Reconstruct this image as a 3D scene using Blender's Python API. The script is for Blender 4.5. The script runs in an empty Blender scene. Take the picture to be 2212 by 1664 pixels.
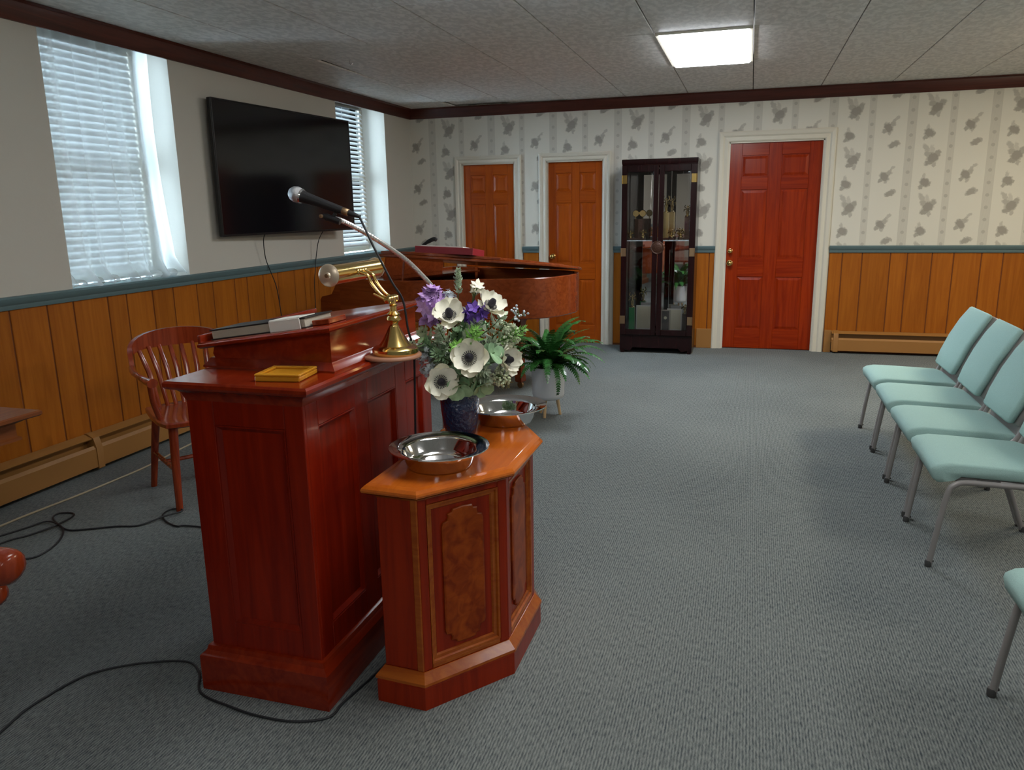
import bpy, bmesh, math, random
from mathutils import Vector, Matrix
PI = math.pi
random.seed(7)
C = bpy.context.scene.collection
SC = bpy.context.scene

# ---------------------------------------------------------------- camera
def make_camera():
    yaw, pitch, roll = 0.2962, -0.2230, -0.0169
    cy, sy, cp, sp = math.cos(yaw), math.sin(yaw), math.cos(pitch), math.sin(pitch)
    f = Vector((-sy*cp, cy*cp, sp)); r = Vector((cy, sy, 0)); u = r.cross(f)
    c, s = math.cos(roll), math.sin(roll)
    r2 = c*r + s*u; u2 = -s*r + c*u
    m = Matrix((( r2.x, u2.x, -f.x, 3.6003), (r2.y, u2.y, -f.y, -8.1519), (r2.z, u2.z, -f.z, 1.4314), (0, 0, 0, 1)))
    cam = bpy.data.cameras.new('camera'); cam.sensor_width = 36; cam.lens = 1675.77/2212*36
    cam.clip_start = 0.05
    o = bpy.data.objects.new('camera', cam); C.objects.link(o); o.matrix_world = m
    SC.camera = o
make_camera()
# ---------------------------------------------------------------- sky, exposure, lamps' strength
W = bpy.data.worlds.new('sky'); SC.world = W; W.use_nodes = True
bg = W.node_tree.nodes['Background']
bg.inputs[0].default_value = (0.62, 0.83, 1.0, 1); bg.inputs[1].default_value = 18.0
SC.view_settings.view_transform = 'Standard'; SC.view_settings.look = 'None'
SC.view_settings.exposure = 0.6; SC.view_settings.gamma = 1; SC.view_settings.use_curve_mapping = False
PANEL = 19.0                       # emission of the ceiling light panels
ROOM_X, ROOM_Y, CEIL = 9.3, -12.0, 2.5
SC.cycles.max_bounces = 10; SC.cycles.diffuse_bounces = 5; SC.cycles.glossy_bounces = 5
SC.cycles.transparent_max_bounces = 16; SC.cycles.caustics_refractive = False
SC.cycles.sample_clamp_indirect = 4
SC.cycles.use_denoising = True

# ---------------------------------------------------------------- materials
def mat_new(name):
    m = bpy.data.materials.new(name); m.use_nodes = True
    nt = m.node_tree; return m, nt, nt.nodes, nt.links, nt.nodes['Principled BSDF']
def plain(name, col, rough=.5, metal=0, coat=0, bump=0, bscale=200, var=0):
    m, nt, N, L, P = mat_new(name)
    P.inputs['Base Color'].default_value = (*col, 1); P.inputs['Roughness'].default_value = rough
    P.inputs['Metallic'].default_value = metal; P.inputs['Coat Weight'].default_value = coat
    P.inputs['Coat Roughness'].default_value = .08
    if bump or var:
        tc = N.new('ShaderNodeTexCoord'); n = N.new('ShaderNodeTexNoise'); n.inputs['Scale'].default_value = bscale
        n.inputs['Detail'].default_value = 4
        L.new(tc.outputs['Object'], n.inputs['Vector'])
        if bump:
            b = N.new('ShaderNodeBump'); b.inputs['Strength'].default_value = bump; b.inputs['Distance'].default_value = .004
            L.new(n.outputs[0], b.inputs['Height']); L.new(b.outputs[0], P.inputs['Normal'])
        if var:
            r = N.new('ShaderNodeValToRGB')
            r.color_ramp.elements[0].position = .3; r.color_ramp.elements[1].position = .7
            r.color_ramp.elements[0].color = (*[c*(1-var) for c in col], 1)
            r.color_ramp.elements[1].color = (*[min(1, c*(1+var)) for c in col], 1)
            L.new(n.outputs[0], r.inputs[0]); L.new(r.outputs[0], P.inputs['Base Color'])
    return m
def wood(name, dark, light, axis='z', rough=.25, coat=.3, scale=1.0, knots=0, vary=.0):
    m, nt, N, L, P = mat_new(name)
    P.inputs['Roughness'].default_value = rough; P.inputs['Coat Weight'].default_value = coat
    P.inputs['Coat Roughness'].default_value = .12; P.inputs['Specular IOR Level'].default_value = .22
    tc = N.new('ShaderNodeTexCoord'); oi = N.new('ShaderNodeObjectInfo')
    ad = N.new('ShaderNodeVectorMath'); ad.operation = 'ADD'
    sc = N.new('ShaderNodeVectorMath'); sc.operation = 'SCALE'; sc.inputs['Scale'].default_value = 13
    cx = N.new('ShaderNodeCombineXYZ')
    for k in range(3): L.new(oi.outputs['Random'], cx.inputs[k])
    L.new(cx.outputs[0], sc.inputs[0]); L.new(tc.outputs['Object'], ad.inputs[0]); L.new(sc.outputs[0], ad.inputs[1])
    mp = N.new('ShaderNodeMapping'); s = {'x': (1.2, 22, 22), 'y': (22, 1.2, 22), 'z': (22, 22, 1.2)}[axis]
    mp.inputs['Scale'].default_value = [k*scale for k in s]
    n = N.new('ShaderNodeTexNoise'); n.inputs['Scale'].default_value = 1.0; n.inputs['Detail'].default_value = 8
    n.inputs['Distortion'].default_value = 1.2; n.inputs['Roughness'].default_value = .62
    r = N.new('ShaderNodeValToRGB'); e = r.color_ramp.elements
    e[0].position = .33; e[0].color = (*dark, 1); e[1].position = .68; e[1].color = (*light, 1)
    L.new(ad.outputs[0], mp.inputs[0]); L.new(mp.outputs[0], n.inputs['Vector']); L.new(n.outputs[0], r.inputs[0])
    out = r.outputs[0]
    if knots:
        v = N.new('ShaderNodeTexVoronoi'); v.inputs['Scale'].default_value = 3.1
        mk = N.new('ShaderNodeMapping'); ks = {'x': (.6, 1.4, 1.4), 'y': (1.4, .6, 1.4), 'z': (1.4, 1.4, .6)}[axis]
        mk.inputs['Scale'].default_value = ks
        L.new(ad.outputs[0], mk.inputs[0]); L.new(mk.outputs[0], v.inputs['Vector'])
        kr = N.new('ShaderNodeMapRange'); kr.inputs[1].default_value = .03; kr.inputs[2].default_value = .13
        kr.inputs[3].default_value = knots; kr.inputs[4].default_value = 0
        L.new(v.outputs['Distance'], kr.inputs[0])
        mx = N.new('ShaderNodeMix'); mx.data_type = 'RGBA'; mx.inputs['B'].default_value = (*[c*.35 for c in dark], 1)
        L.new(kr.outputs[0], mx.inputs['Factor']); L.new(out, mx.inputs['A']); out = mx.outputs['Result']
    if vary:
        hs = N.new('ShaderNodeHueSaturation'); mr = N.new('ShaderNodeMapRange')
        mr.inputs[3].default_value = 1-vary; mr.inputs[4].default_value = 1+vary
        L.new(oi.outputs['Random'], mr.inputs[0]); L.new(mr.outputs[0], hs.inputs['Value']); L.new(out, hs.inputs['Color'])
        out = hs.outputs[0]
    L.new(out, P.inputs['Base Color'])
    b = N.new('ShaderNodeBump'); b.inputs['Strength'].default_value = .12; b.inputs['Distance'].default_value = .002
    L.new(n.outputs[0], b.inputs['Height']); L.new(b.outputs[0], P.inputs['Normal'])
    return m
def burl_mat():
    m, nt, N, L, P = mat_new('burl_veneer'); P.inputs['Roughness'].default_value = .35; P.inputs['Coat Weight'].default_value = .08; P.inputs['Specular IOR Level'].default_value = .22
    tc = N.new('ShaderNodeTexCoord'); n = N.new('ShaderNodeTexNoise'); n.inputs['Scale'].default_value = 22
    n.inputs['Detail'].default_value = 6; n.inputs['Distortion'].default_value = .8
    r = N.new('ShaderNodeValToRGB'); e = r.color_ramp.elements
    e[0].position = .35; e[0].color = (.17, .018, .001, 1); e[1].position = .68; e[1].color = (.34, .062, .004, 1)
    L.new(tc.outputs['Object'], n.inputs['Vector']); L.new(n.outputs[0], r.inputs[0]); L.new(r.outputs[0], P.inputs['Base Color'])
    return m
def carpet_mat():
    m, nt, N, L, P = mat_new('carpet'); P.inputs['Roughness'].default_value = 1; P.inputs['Specular IOR Level'].default_value = .1
    tc = N.new('ShaderNodeTexCoord')
    mp = N.new('ShaderNodeMapping'); mp.inputs['Scale'].default_value = (170, 42, 1)
    v = N.new('ShaderNodeTexNoise'); v.inputs['Scale'].default_value = 1.0; v.inputs['Detail'].default_value = 3
    L.new(tc.outputs['Object'], mp.inputs[0]); L.new(mp.outputs[0], v.inputs['Vector'])
    w = N.new('ShaderNodeTexWave'); w.wave_type = 'BANDS'; w.bands_direction = 'X'; w.inputs['Scale'].default_value = 36
    w.inputs['Distortion'].default_value = 2.0; w.inputs['Detail'].default_value = 2; w.inputs['Detail Scale'].default_value = 3
    L.new(tc.outputs['Object'], w.inputs['Vector'])
    big = N.new('ShaderNodeTexNoise'); big.inputs['Scale'].default_value = 1.1; big.inputs['Detail'].default_value = 3
    L.new(tc.outputs['Object'], big.inputs['Vector'])
    a = N.new('ShaderNodeMath'); a.operation = 'MULTIPLY_ADD'; a.inputs[1].default_value = .30
    L.new(w.outputs['Fac'], a.inputs[0]); L.new(v.outputs[0], a.inputs[2])
    b2 = N.new('ShaderNodeMath'); b2.operation = 'MULTIPLY_ADD'; b2.inputs[1].default_value = .25
    L.new(big.outputs[0], b2.inputs[0]); L.new(a.outputs[0], b2.inputs[2])
    r = N.new('ShaderNodeValToRGB'); e = r.color_ramp.elements
    e[0].position = .45; e[0].color = (.056, .068, .076, 1); e[1].position = 1.0; e[1].color = (.225, .245, .235, 1)
    L.new(b2.outputs[0], r.inputs[0]); L.new(r.outputs[0], P.inputs['Base Color'])
    b = N.new('ShaderNodeBump'); b.inputs['Strength'].default_value = .6; b.inputs['Distance'].default_value = .004
    L.new(a.outputs[0], b.inputs['Height']); L.new(b.outputs[0], P.inputs['Normal'])
    return m
def ceiling_mat():
    m, nt, N, L, P = mat_new('ceiling_tile'); P.inputs['Roughness'].default_value = .55
    tc = N.new('ShaderNodeTexCoord'); oi = N.new('ShaderNodeObjectInfo'); ad = N.new('ShaderNodeVectorMath'); ad.operation = 'ADD'
    cx = N.new('ShaderNodeCombineXYZ'); mu = N.new('ShaderNodeMath'); mu.operation = 'MULTIPLY'; mu.inputs[1].default_value = 20
    L.new(oi.outputs['Random'], mu.inputs[0]); L.new(mu.outputs[0], cx.inputs[0]); L.new(mu.outputs[0], cx.inputs[1])
    L.new(tc.outputs['Object'], ad.inputs[0]); L.new(cx.outputs[0], ad.inputs[1])
    mp = N.new('ShaderNodeMapping'); mp.inputs['Scale'].default_value = (20, 11, 10)
    n = N.new('ShaderNodeTexNoise'); n.inputs['Scale'].default_value = 1.4; n.inputs['Detail'].default_value = 5; n.inputs['Distortion'].default_value = .6
    L.new(ad.outputs[0], mp.inputs[0]); L.new(mp.outputs[0], n.inputs['Vector'])
    r = N.new('ShaderNodeValToRGB'); e = r.color_ramp.elements
    e[0].position = .42; e[0].color = (.68, .665, .63, 1); e[1].position = .60; e[1].color = (.86, .84, .80, 1)
    L.new(n.outputs[0], r.inputs[0]); L.new(r.outputs[0], P.inputs['Base Color'])
    b = N.new('ShaderNodeBump'); b.inputs['Strength'].default_value = .35; b.inputs['Distance'].default_value = .004
    L.new(n.outputs[0], b.inputs['Height']); L.new(b.outputs[0], P.inputs['Normal'])
    return m
def wallpaper_mat():
    m, nt, N, L, P = mat_new('floral_wallpaper'); P.inputs['Roughness'].default_value = .7
    def M(op, a, b=None, c=None):
        x = N.new('ShaderNodeMath'); x.operation = op
        for k, v in enumerate((a, b, c)):
            if v is None: continue
            if isinstance(v, (int, float)): x.inputs[k].default_value = v
            else: L.new(v, x.inputs[k])
        return x.outputs[0]
    tc = N.new('ShaderNodeTexCoord'); nz = N.new('ShaderNodeTexNoise'); nz.inputs['Scale'].default_value = 46; nz.inputs['Detail'].default_value = 2
    L.new(tc.outputs['Object'], nz.inputs['Vector'])
    sb = N.new('ShaderNodeVectorMath'); sb.operation = 'SUBTRACT'; sb.inputs[1].default_value = (.5, .5, .5); L.new(nz.outputs['Color'], sb.inputs[0])
    sl = N.new('ShaderNodeVectorMath'); sl.operation = 'SCALE'; sl.inputs['Scale'].default_value = .034; L.new(sb.outputs[0], sl.inputs[0])
    sp = N.new('ShaderNodeSeparateXYZ'); L.new(tc.outputs['Object'], sp.inputs[0])
    X, Z = sp.outputs[0], sp.outputs[2]
    u = M('MULTIPLY', M('FRACT', M('DIVIDE', M('ADD', X, -4.29+6.72), .672)), .672)
    half = M('GREATER_THAN', u, .336)
    z2 = M('ADD', Z, M('MULTIPLY', half, -.22))
    w = M('MULTIPLY', M('FRACT', M('DIVIDE', M('ADD', z2, -1.70+4.37), .437)), .437)
    cb = N.new('ShaderNodeCombineXYZ'); L.new(u, cb.inputs[0]); L.new(w, cb.inputs[1])
    vv = N.new('ShaderNodeVectorMath'); vv.operation = 'ADD'; L.new(cb.outputs[0], vv.inputs[0])
    fl = N.new('ShaderNodeVectorMath'); fl.operation = 'MULTIPLY'; fl.inputs[1].default_value = (1, 1, 0); L.new(sl.outputs[0], fl.inputs[0])
    L.new(fl.outputs[0], vv.inputs[1])
    tot = None
    #        u     w     a     b    rot strength
    blobs = [(.195, .125, .034, .024, 40, 1), (.165, .150, .024, .014, -30, .7), (.175, .093, .026, .013, 15, .9), (.222, .150, .026, .014, 60, .8),
             (.150, .190, .030, .011, -55, .55), (.205, .078, .016, .009, 80, .6), (.188, .175, .012, .026, 10, .35),
             (.150, .345, .030, .020, -35, 1), (.128, .318, .018, .010, 50, .8), (.172, .335, .018, .010, 70, .8), (.140, .375, .010, .022, 0, .45),
             (.478, .185, .032, .019, -50, 1), (.455, .160, .018, .010, 40, .8), (.502, .205, .024, .012, 30, .7), (.490, .150, .016, .009, 80, .6),
             (.535, .033, .034, .016, 25, .9), (.560, .048, .022, .011, -30, .7), (.515, .020, .020, .009, 60, .6), (.545, .265, .018, .009, 35, .5),
             (.520, .235, .024, .008, 55, .6)]
    for (a, b, ra, rb, rot, s) in blobs:
        ca, cb_, kk = min(((.19, .125, 1.3), (.148, .345, 1.3), (.478, .185, 1.25), (.537, .033, 1.15), (.532, .25, 1.1)), key=lambda q: (q[0]-a)**2+(q[1]-b)**2)
        a, b, ra, rb = ca+(a-ca)*kk, cb_+(b-cb_)*kk, ra*kk, rb*kk
        mp = N.new('ShaderNodeMapping'); mp.vector_type = 'TEXTURE'
        mp.inputs['Location'].default_value = (a, b, 0); mp.inputs['Rotation'].default_value = (0, 0, math.radians(rot)); mp.inputs['Scale'].default_value = (ra*1.22, rb*1.5, 1)
        L.new(vv.outputs[0], mp.inputs[0])
        ln = N.new('ShaderNodeVectorMath'); ln.operation = 'LENGTH'; L.new(mp.outputs[0], ln.inputs[0])
        mr = N.new('ShaderNodeMapRange'); mr.inputs[1].default_value = .75; mr.inputs[2].default_value = 1.15; mr.inputs[3].default_value = s; mr.inputs[4].default_value = 0
        L.new(ln.outputs['Value'], mr.inputs[0])
        tot = mr.outputs[0] if tot is None else M('MAXIMUM', tot, mr.outputs[0])
    # stripes: narrow at u=.335, wider at u=.0/.672
    d1 = M('ABSOLUTE', M('SUBTRACT', u, .335)); d2 = M('SUBTRACT', .336, M('ABSOLUTE', M('SUBTRACT', u, .336)))
    s1 = M('LESS_THAN', d1, .030); s2 = M('LESS_THAN', d2, .040)
    fine = N.new('ShaderNodeTexWave'); fine.wave_type = 'BANDS'; fine.bands_direction = 'X'; fine.inputs['Scale'].default_value = 36; L.new(tc.outputs['Object'], fine.inputs['Vector'])
    st = M('MULTIPLY', M('MAXIMUM', M('MULTIPLY', s1, .26), M('MULTIPLY', s2, .30)), M('ADD', M('MULTIPLY', fine.outputs['Fac'], .5), .6))
    # small buds on the stripes
    wb = M('SUBTRACT', M('MULTIPLY', M('FRACT', M('DIVIDE', M('ADD', Z, 5), .109)), .109), .055)
    bd = M('LESS_THAN', M('ADD', M('POWER', M('MINIMUM', d1, d2), 2), M('POWER', wb, 2)), .00025)
    tot = M('MAXIMUM', M('MULTIPLY', tot, .8), M('MAXIMUM', st, M('MULTIPLY', bd, .5)))
    mx = N.new('ShaderNodeMix'); mx.data_type = 'RGBA'
    mx.inputs['A'].default_value = (.68, .655, .575, 1); mx.inputs['B'].default_value = (.235, .215, .185, 1)
    L.new(tot, mx.inputs['Factor']); L.new(mx.outputs['Result'], P.inputs['Base Color'])
    return m
def emit(name, col, strength):
    m, nt, N, L, P = mat_new(name)
    P.inputs['Base Color'].default_value = (.8, .8, .8, 1)
    P.inputs['Emission Color'].default_value = (*col, 1); P.inputs['Emission Strength'].default_value = strength
    return m
def glass_mat(name='pane_glass', tint=(1, 1, 1)):
    m = bpy.data.materials.new(name); m.use_nodes = True; N = m.node_tree.nodes; L = m.node_tree.links; N.clear()
    o = N.new('ShaderNodeOutputMaterial'); mx = N.new('ShaderNodeMixShader'); t = N.new('ShaderNodeBsdfTransparent'); g = N.new('ShaderNodeBsdfGlossy')
    t.inputs[0].default_value = (*tint, 1); g.inputs['Roughness'].default_value = .02
    f = N.new('ShaderNodeFresnel'); f.inputs[0].default_value = 1.5
    L.new(f.outputs[0], mx.inputs[0]); L.new(t.outputs[0], mx.inputs[1]); L.new(g.outputs[0], mx.inputs[2]); L.new(mx.outputs[0], o.inputs[0])
    return m
def sheer_mat():
    m = bpy.data.materials.new('sheer_fabric'); m.use_nodes = True; N = m.node_tree.nodes; L = m.node_tree.links; N.clear()
    o = N.new('ShaderNodeOutputMaterial'); t = N.new('ShaderNodeBsdfTransparent'); tr = N.new('ShaderNodeBsdfTranslucent'); d = N.new('ShaderNodeBsdfDiffuse')
    tr.inputs[0].default_value = (.86, .9, .9, 1); d.inputs[0].default_value = (.80, .82, .80, 1)
    a = N.new('ShaderNodeMixShader'); a.inputs[0].default_value = .45; b = N.new('ShaderNodeMixShader')
    lw = N.new('ShaderNodeLayerWeight'); lw.inputs[0].default_value = .35
    mr = N.new('ShaderNodeMapRange'); mr.inputs[3].default_value = .58; mr.inputs[4].default_value = .95
    L.new(lw.outputs['Facing'], mr.inputs[0]); L.new(mr.outputs[0], b.inputs[0])
    L.new(tr.outputs[0], a.inputs[1]); L.new(d.outputs[0], a.inputs[2]); L.new(t.outputs[0], b.inputs[1]); L.new(a.outputs[0], b.inputs[2]); L.new(b.outputs[0], o.inputs[0])
    return m
def leaf(name, col, rough=.45, sheen=0, var=.35):
    m, nt, N, L, P = mat_new(name); P.inputs['Roughness'].default_value = rough
    tc = N.new('ShaderNodeTexCoord'); n = N.new('ShaderNodeTexNoise'); n.inputs['Scale'].default_value = 35
    L.new(tc.outputs['Object'], n.inputs['Vector']); r = N.new('ShaderNodeValToRGB')
    r.color_ramp.elements[0].position = .3; r.color_ramp.elements[1].position = .7
    r.color_ramp.elements[0].color = (*[c*(1-var) for c in col], 1); r.color_ramp.elements[1].color = (*[min(1, c*(1+var)) for c in col], 1)
    L.new(n.outputs[0], r.inputs[0]); L.new(r.outputs[0], P.inputs['Base Color'])
    return m
MT = dict(
    plaster=plain('plaster', (.56, .53, .465), .8, bump=.15, bscale=60),
    paper=wallpaper_mat(), carpet=carpet_mat(), ctile=ceiling_mat(),
    plank=wood('panelling', (.29, .078, .004), (.39, .118, .008), 'z', .42, 0.02, knots=.6, vary=.09),
    gap=plain('groove_brown', (.15, .035, .002), .8),  # plain dark brown of the joints between the planks
    crown=wood('crown_moulding', (.045, .011, .007), (.095, .022, .013), 'y', .4, .1),
    crownx=wood('crown_moulding_back', (.045, .011, .007), (.095, .022, .013), 'x', .4, .1),
    teal=plain('teal_paint', (.105, .165, .175), .45),
    cream=plain('cream_paint', (.66, .62, .52), .4, bump=.05, bscale=20),
    heater=plain('heater_enamel', (.32, .145, .035), .45), dark=plain('dark_slot', (.02, .015, .012), .8),
    doorred=wood('red_door_wood', (.20, .0125, .0006), (.33, .030, .0015), 'z', .25, 0.12),
    doorredx=wood('red_door_rail', (.20, .0125, .0006), (.33, .030, .0015), 'x', .25, 0.12),
    dooror=wood('orange_door_wood', (.28, .044, .002), (.40, .078, .004), 'z', .3, 0.08),
    doororx=wood('orange_door_rail', (.28, .044, .002), (.40, .078, .004), 'x', .3, 0.08),
    mahog=wood('mahogany', (.15, .0055, .0010), (.25, .0140, .0022), 'z', .28, 0.12),
    mahogy=wood('mahogany_long', (.16, .0100, .0018), (.25, .0220, .0040), 'y', .2, 0.45),
    pianow=wood('piano_walnut', (.15, .026, .006), (.24, .050, .012), 'x', .2, 0.3),
    cabw=wood('cabinet_wood', (.007, .002, .0022), (.018, .004, .0045), 'z', .25, 0.12),
    tabw=wood('table_cherry', (.18, .010, .001), (.30, .022, .002), 'z', .3, 0.12),
    tabl=wood('table_moulding', (.26, .045, .004), (.38, .095, .010), 'x', .25, 0.3),
    tabtop=wood('table_top_veneer', (.42, .085, .006), (.54, .130, .012), 'y', .17, 0.5),
    burl=burl_mat(),
    walnut=wood('walnut_top', (.15, .038, .010), (.25, .080, .022), 'y', .35, .15),
    gold_wood=wood('honey_wood', (.48, .19, .010), (.66, .31, .025), 'x', .3, 0.15),
    chairw=wood('oak_red', (.16, .018, .005), (.30, .046, .012), 'z', .22, .5),
    lightwood=wood('beech', (.42, .28, .14), (.62, .45, .26), 'z', .5, 0),
    disc=plain('pale_wood_disc', (.36, .17, .10), .5),
    satin=plain('satin_chrome', (.86, .84, .84), .28, 1),
    brass=plain('brass', (.80, .56, .20), .16, 1), dullbrass=plain('dull_brass', (.36, .24, .14), .4, 1),
    chrome=plain('chrome', (.80, .80, .82), .06, 1), steel=plain('mesh_steel', (.52, .53, .55), .38, 1, bump=.6, bscale=700),
    black=plain('black_plastic', (.012, .012, .014), .4), tvframe=plain('tv_frame', (.004, .004, .005), .3), cap=plain('lamp_cap', (.72, .60, .46), .35, .7), cable=plain('cable_rubber', (.010, .012, .016), .55),
    tvscreen=plain('tv_screen', (.004, .004, .006), .12, 0), 
    beige=plain('beige_cable', (.36, .30, .20), .6),
    fabric=plain('teal_fabric', (.32, .49, .46), .95, bump=.35, bscale=420, var=.10),
    grey=plain('grey_enamel', (.27, .255, .25), .38, .15), foot=plain('foot_rubber', (.05, .05, .05), .7),
    white=plain('white_paper', (.78, .77, .73), .7), cover=plain('black_cover', (.018, .016, .018), .4),
    pages=plain('page_edges', (.48, .44, .36), .8, bump=.4, bscale=300), red=plain('red_cloth_cover', (.28, .012, .02), .5),
    vase=plain('cobalt_glaze', (.006, .030, .095), .12, 0, .4, bump=1.0, bscale=85),
    pot=plain('white_ceramic', (.62, .64, .67), .35), soil=plain('soil', (.03, .02, .015), .95),
    petal=plain('cream_petal', (.92, .90, .76), .6, var=.06, bscale=60), pcentre=plain('flower_eye', (.012, .010, .02), .7, bump=1, bscale=500),
    lilac=leaf('lilac_petal', (.52, .32, .66), .6), violet=leaf('violet_petal', (.14, .06, .38), .6),
    sage=leaf('sage_leaf', (.56, .66, .50), .7), euc=leaf('eucalyptus_leaf', (.26, .42, .24), .6), fernl=leaf('bright_fern', (.22, .48, .09), .5),
    deep=leaf('deep_green', (.030, .125, .026), .26), pale=leaf('pale_seed', (.50, .56, .38), .8), silver=leaf('silver_sprig', (.52, .58, .62), .7), olive=leaf('olive_bract', (.16, .14, .05), .6),
    stem=plain('stem_green', (.06, .12, .03), .6),
    glass=glass_mat(), mirror=plain('mirror', (.88, .89, .90), .02, 1), sheer=sheer_mat(),
    blind=plain('blind_slat', (.74, .76, .76), .5), panel=emit('light_diffuser', (.90, .95, 1.0), PANEL),
    sidepanel=emit('light_diffuser_dim', (.95, .95, .93), PANEL*.40),
    warmpanel=emit('warm_diffuser', (1.0, .86, .62), PANEL*.9),
    gold=plain('gold_plating', (.75, .58, .26), .25, 1), greenf=plain('green_foil', (.02, .26, .08), .3), 
    photo=plain('portrait_print', (.06, .045, .04), .4, var=.8, bscale=14), parch=plain('parchment', (.78, .74, .58), .7),
    umber=plain('bronze_emblem', (.055, .020, .010), .4, .4, bump=1, bscale=60), strap=plain('wall_far', (.66, .64, .58), .8),
)
for n_ in MT['vase'].node_tree.nodes:
    if n_.type == 'BUMP': n_.inputs['Distance'].default_value = .012
# ---------------------------------------------------------------- mesh helpers
def circ(c, r, n, ax=Vector((0, 0, 1)), ref=None, ph=0, squash=1):
    ax = Vector(ax).normalized()
    ref = ref or (Vector((1, 0, 0)) if abs(ax.x) < .9 else Vector((0, 1, 0)))
    a = (ref - ax*ref.dot(ax)).normalized(); b = ax.cross(a)
    return [Vector(c) + a*r*math.cos(2*PI*k/n+ph) + b*r*squash*math.sin(2*PI*k/n+ph) for k in range(n)]
class MB:
    def __init__(s, smooth=35): s.bm = bmesh.new(); s.smooth = smooth
    def loft(s, loops, cap=True, closed=True):
        vs = [[s.bm.verts.new(p) for p in lp] for lp in loops]
        n = len(vs[0])
        for a, b in zip(vs, vs[1:]):
            for k in range(n if closed else n-1):
                try: s.bm.faces.new((a[k], a[(k+1) % n], b[(k+1) % n], b[k]))
                except ValueError: pass
        if cap:
            s.bm.faces.new(list(reversed(vs[0]))); s.bm.faces.new(vs[-1])
        return s
    def box(s, x0, x1, y0, y1, z0, z1, bev=0, M=None, seg=1):
        t = bmesh.new(); bmesh.ops.create_cube(t, size=1)
        for v in t.verts: v.co = Vector(((x0+x1)/2+v.co.x*(x1-x0), (y0+y1)/2+v.co.y*(y1-y0), (z0+z1)/2+v.co.z*(z1-z0)))
        if bev: bmesh.ops.bevel(t, geom=t.edges[:]+t.verts[:], offset=bev, segments=seg, affect='EDGES', profile=.5)
        if M is not None: bmesh.ops.transform(t, matrix=M, verts=t.verts)
        s.add(t); return s
    def add(s, t):
        me = bpy.data.meshes.new('t'); t.to_mesh(me); t.free(); s.bm.from_mesh(me); bpy.data.meshes.remove(me)
    def tube(s, pts, r, n=8, cap=True, squash=1):
        pts = [Vector(p) for p in pts]; R = r if isinstance(r, (list, tuple)) else [r]*len(pts)
        loops = []; ref = None
        for k, p in enumerate(pts):
            d = (pts[min(k+1, len(pts)-1)] - pts[max(k-1, 0)])
            if d.length < 1e-9: d = Vector((0, 0, 1))
            d.normalize()
            if ref is None: ref = Vector((1, 0, 0)) if abs(d.x) < .8 else Vector((0, 1, 0))
            ref = (ref - d*ref.dot(d)).normalized()
            loops.append(circ(p, R[k], n, d, ref, squash=squash))
        return s.loft(loops, cap)
    def lathe(s, prof, c=(0, 0, 0), n=24, ax=(0, 0, 1), cap=True):
        ax = Vector(ax).normalized(); c = Vector(c); ref = Vector((1, 0, 0)) if abs(ax.x) < .9 else Vector((0, 1, 0))
        return s.loft([circ(c+ax*z, max(r, 1e-4), n, ax, ref) for r, z in prof], cap)
    def prism(s, poly, z0, z1, f=lambda a, b, z: (a, b, z)):
        return s.loft([[Vector(f(a, b, z0)) for a, b in poly], [Vector(f(a, b, z1)) for a, b in poly]])
    def strip(s, pts, wid, side):  # open ribbon for leaves
        L_ = [Vector(p)-Vector(d)*w for p, w, d in zip(pts, wid, side)]; R_ = [Vector(p)+Vector(d)*w for p, w, d in zip(pts, wid, side)]
        return s
    def build(s, name, mat, parent=None, origin=None, world=False):
        bm = s.bm
        bmesh.ops.recalc_face_normals(bm, faces=bm.faces)
        off = Vector((0, 0, 0))
        if world and parent is not None:
            q = parent
            while q: off += Vector(q.location); q = q.parent
        if origin is not None: off = Vector(origin) if not world else off
        if parent is None and origin is None: off = Vector((0, 0, 0))
        if off.length: bmesh.ops.translate(bm, vec=-off, verts=bm.verts)
        a = math.radians(s.smooth)
        for f in bm.faces: f.smooth = True
        for e in bm.edges:
            if len(e.link_faces) == 2: e.smooth = e.calc_face_angle(0) < a
        me = bpy.data.meshes.new(name); bm.to_mesh(me); bm.free()
        me.materials.append(mat if not isinstance(mat, str) else MT[mat])
        o = bpy.data.objects.new(name, me); C.objects.link(o); o.parent = parent
        if parent is None and origin is not None: o.location = origin
        return o
def offset(poly, d):   # positive d = outwards for CCW polygons
    n = len(poly); out = []
    for k in range(n):
        p0, p1, p2 = Vector(poly[k-1]), Vector(poly[k]), Vector(poly[(k+1) % n])
        e1 = (p1-p0).normalized(); e2 = (p2-p1).normalized(); n1 = Vector((e1.y, -e1.x)); n2 = Vector((e2.y, -e2.x))
        m = (n1+n2); m = m/(m.length_squared/2) if m.length > 1e-6 else n1
        out.append(tuple(p1 + m*d))
    return out
def layers(mb, poly, seq):   # moulded slab: list of (offset, z)
    return mb.loft([[Vector((a, b, z)) for a, b in offset(poly, d)] for d, z in seq])
def tag(o, label=None, cat=None, group=None, kind=None):
    if label: o['label'] = label
    if cat: o['category'] = cat
    if group: o['group'] = group
    if kind: o['kind'] = kind
    return o
def thing(name, loc, label, cat, rz=0, group=None):
    o = bpy.data.objects.new(name, None); C.objects.link(o); o.location = loc; o.rotation_euler = (0, 0, rz); o.empty_display_size = .1
    return tag(o, label, cat, group)
def copy_tree(o, parent=None):
    c = o.copy(); C.objects.link(c); c.parent = parent
    for ch in list(o.children): copy_tree(ch, c)
    return c
def struct(o): o['kind'] = 'structure'; return o
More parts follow.
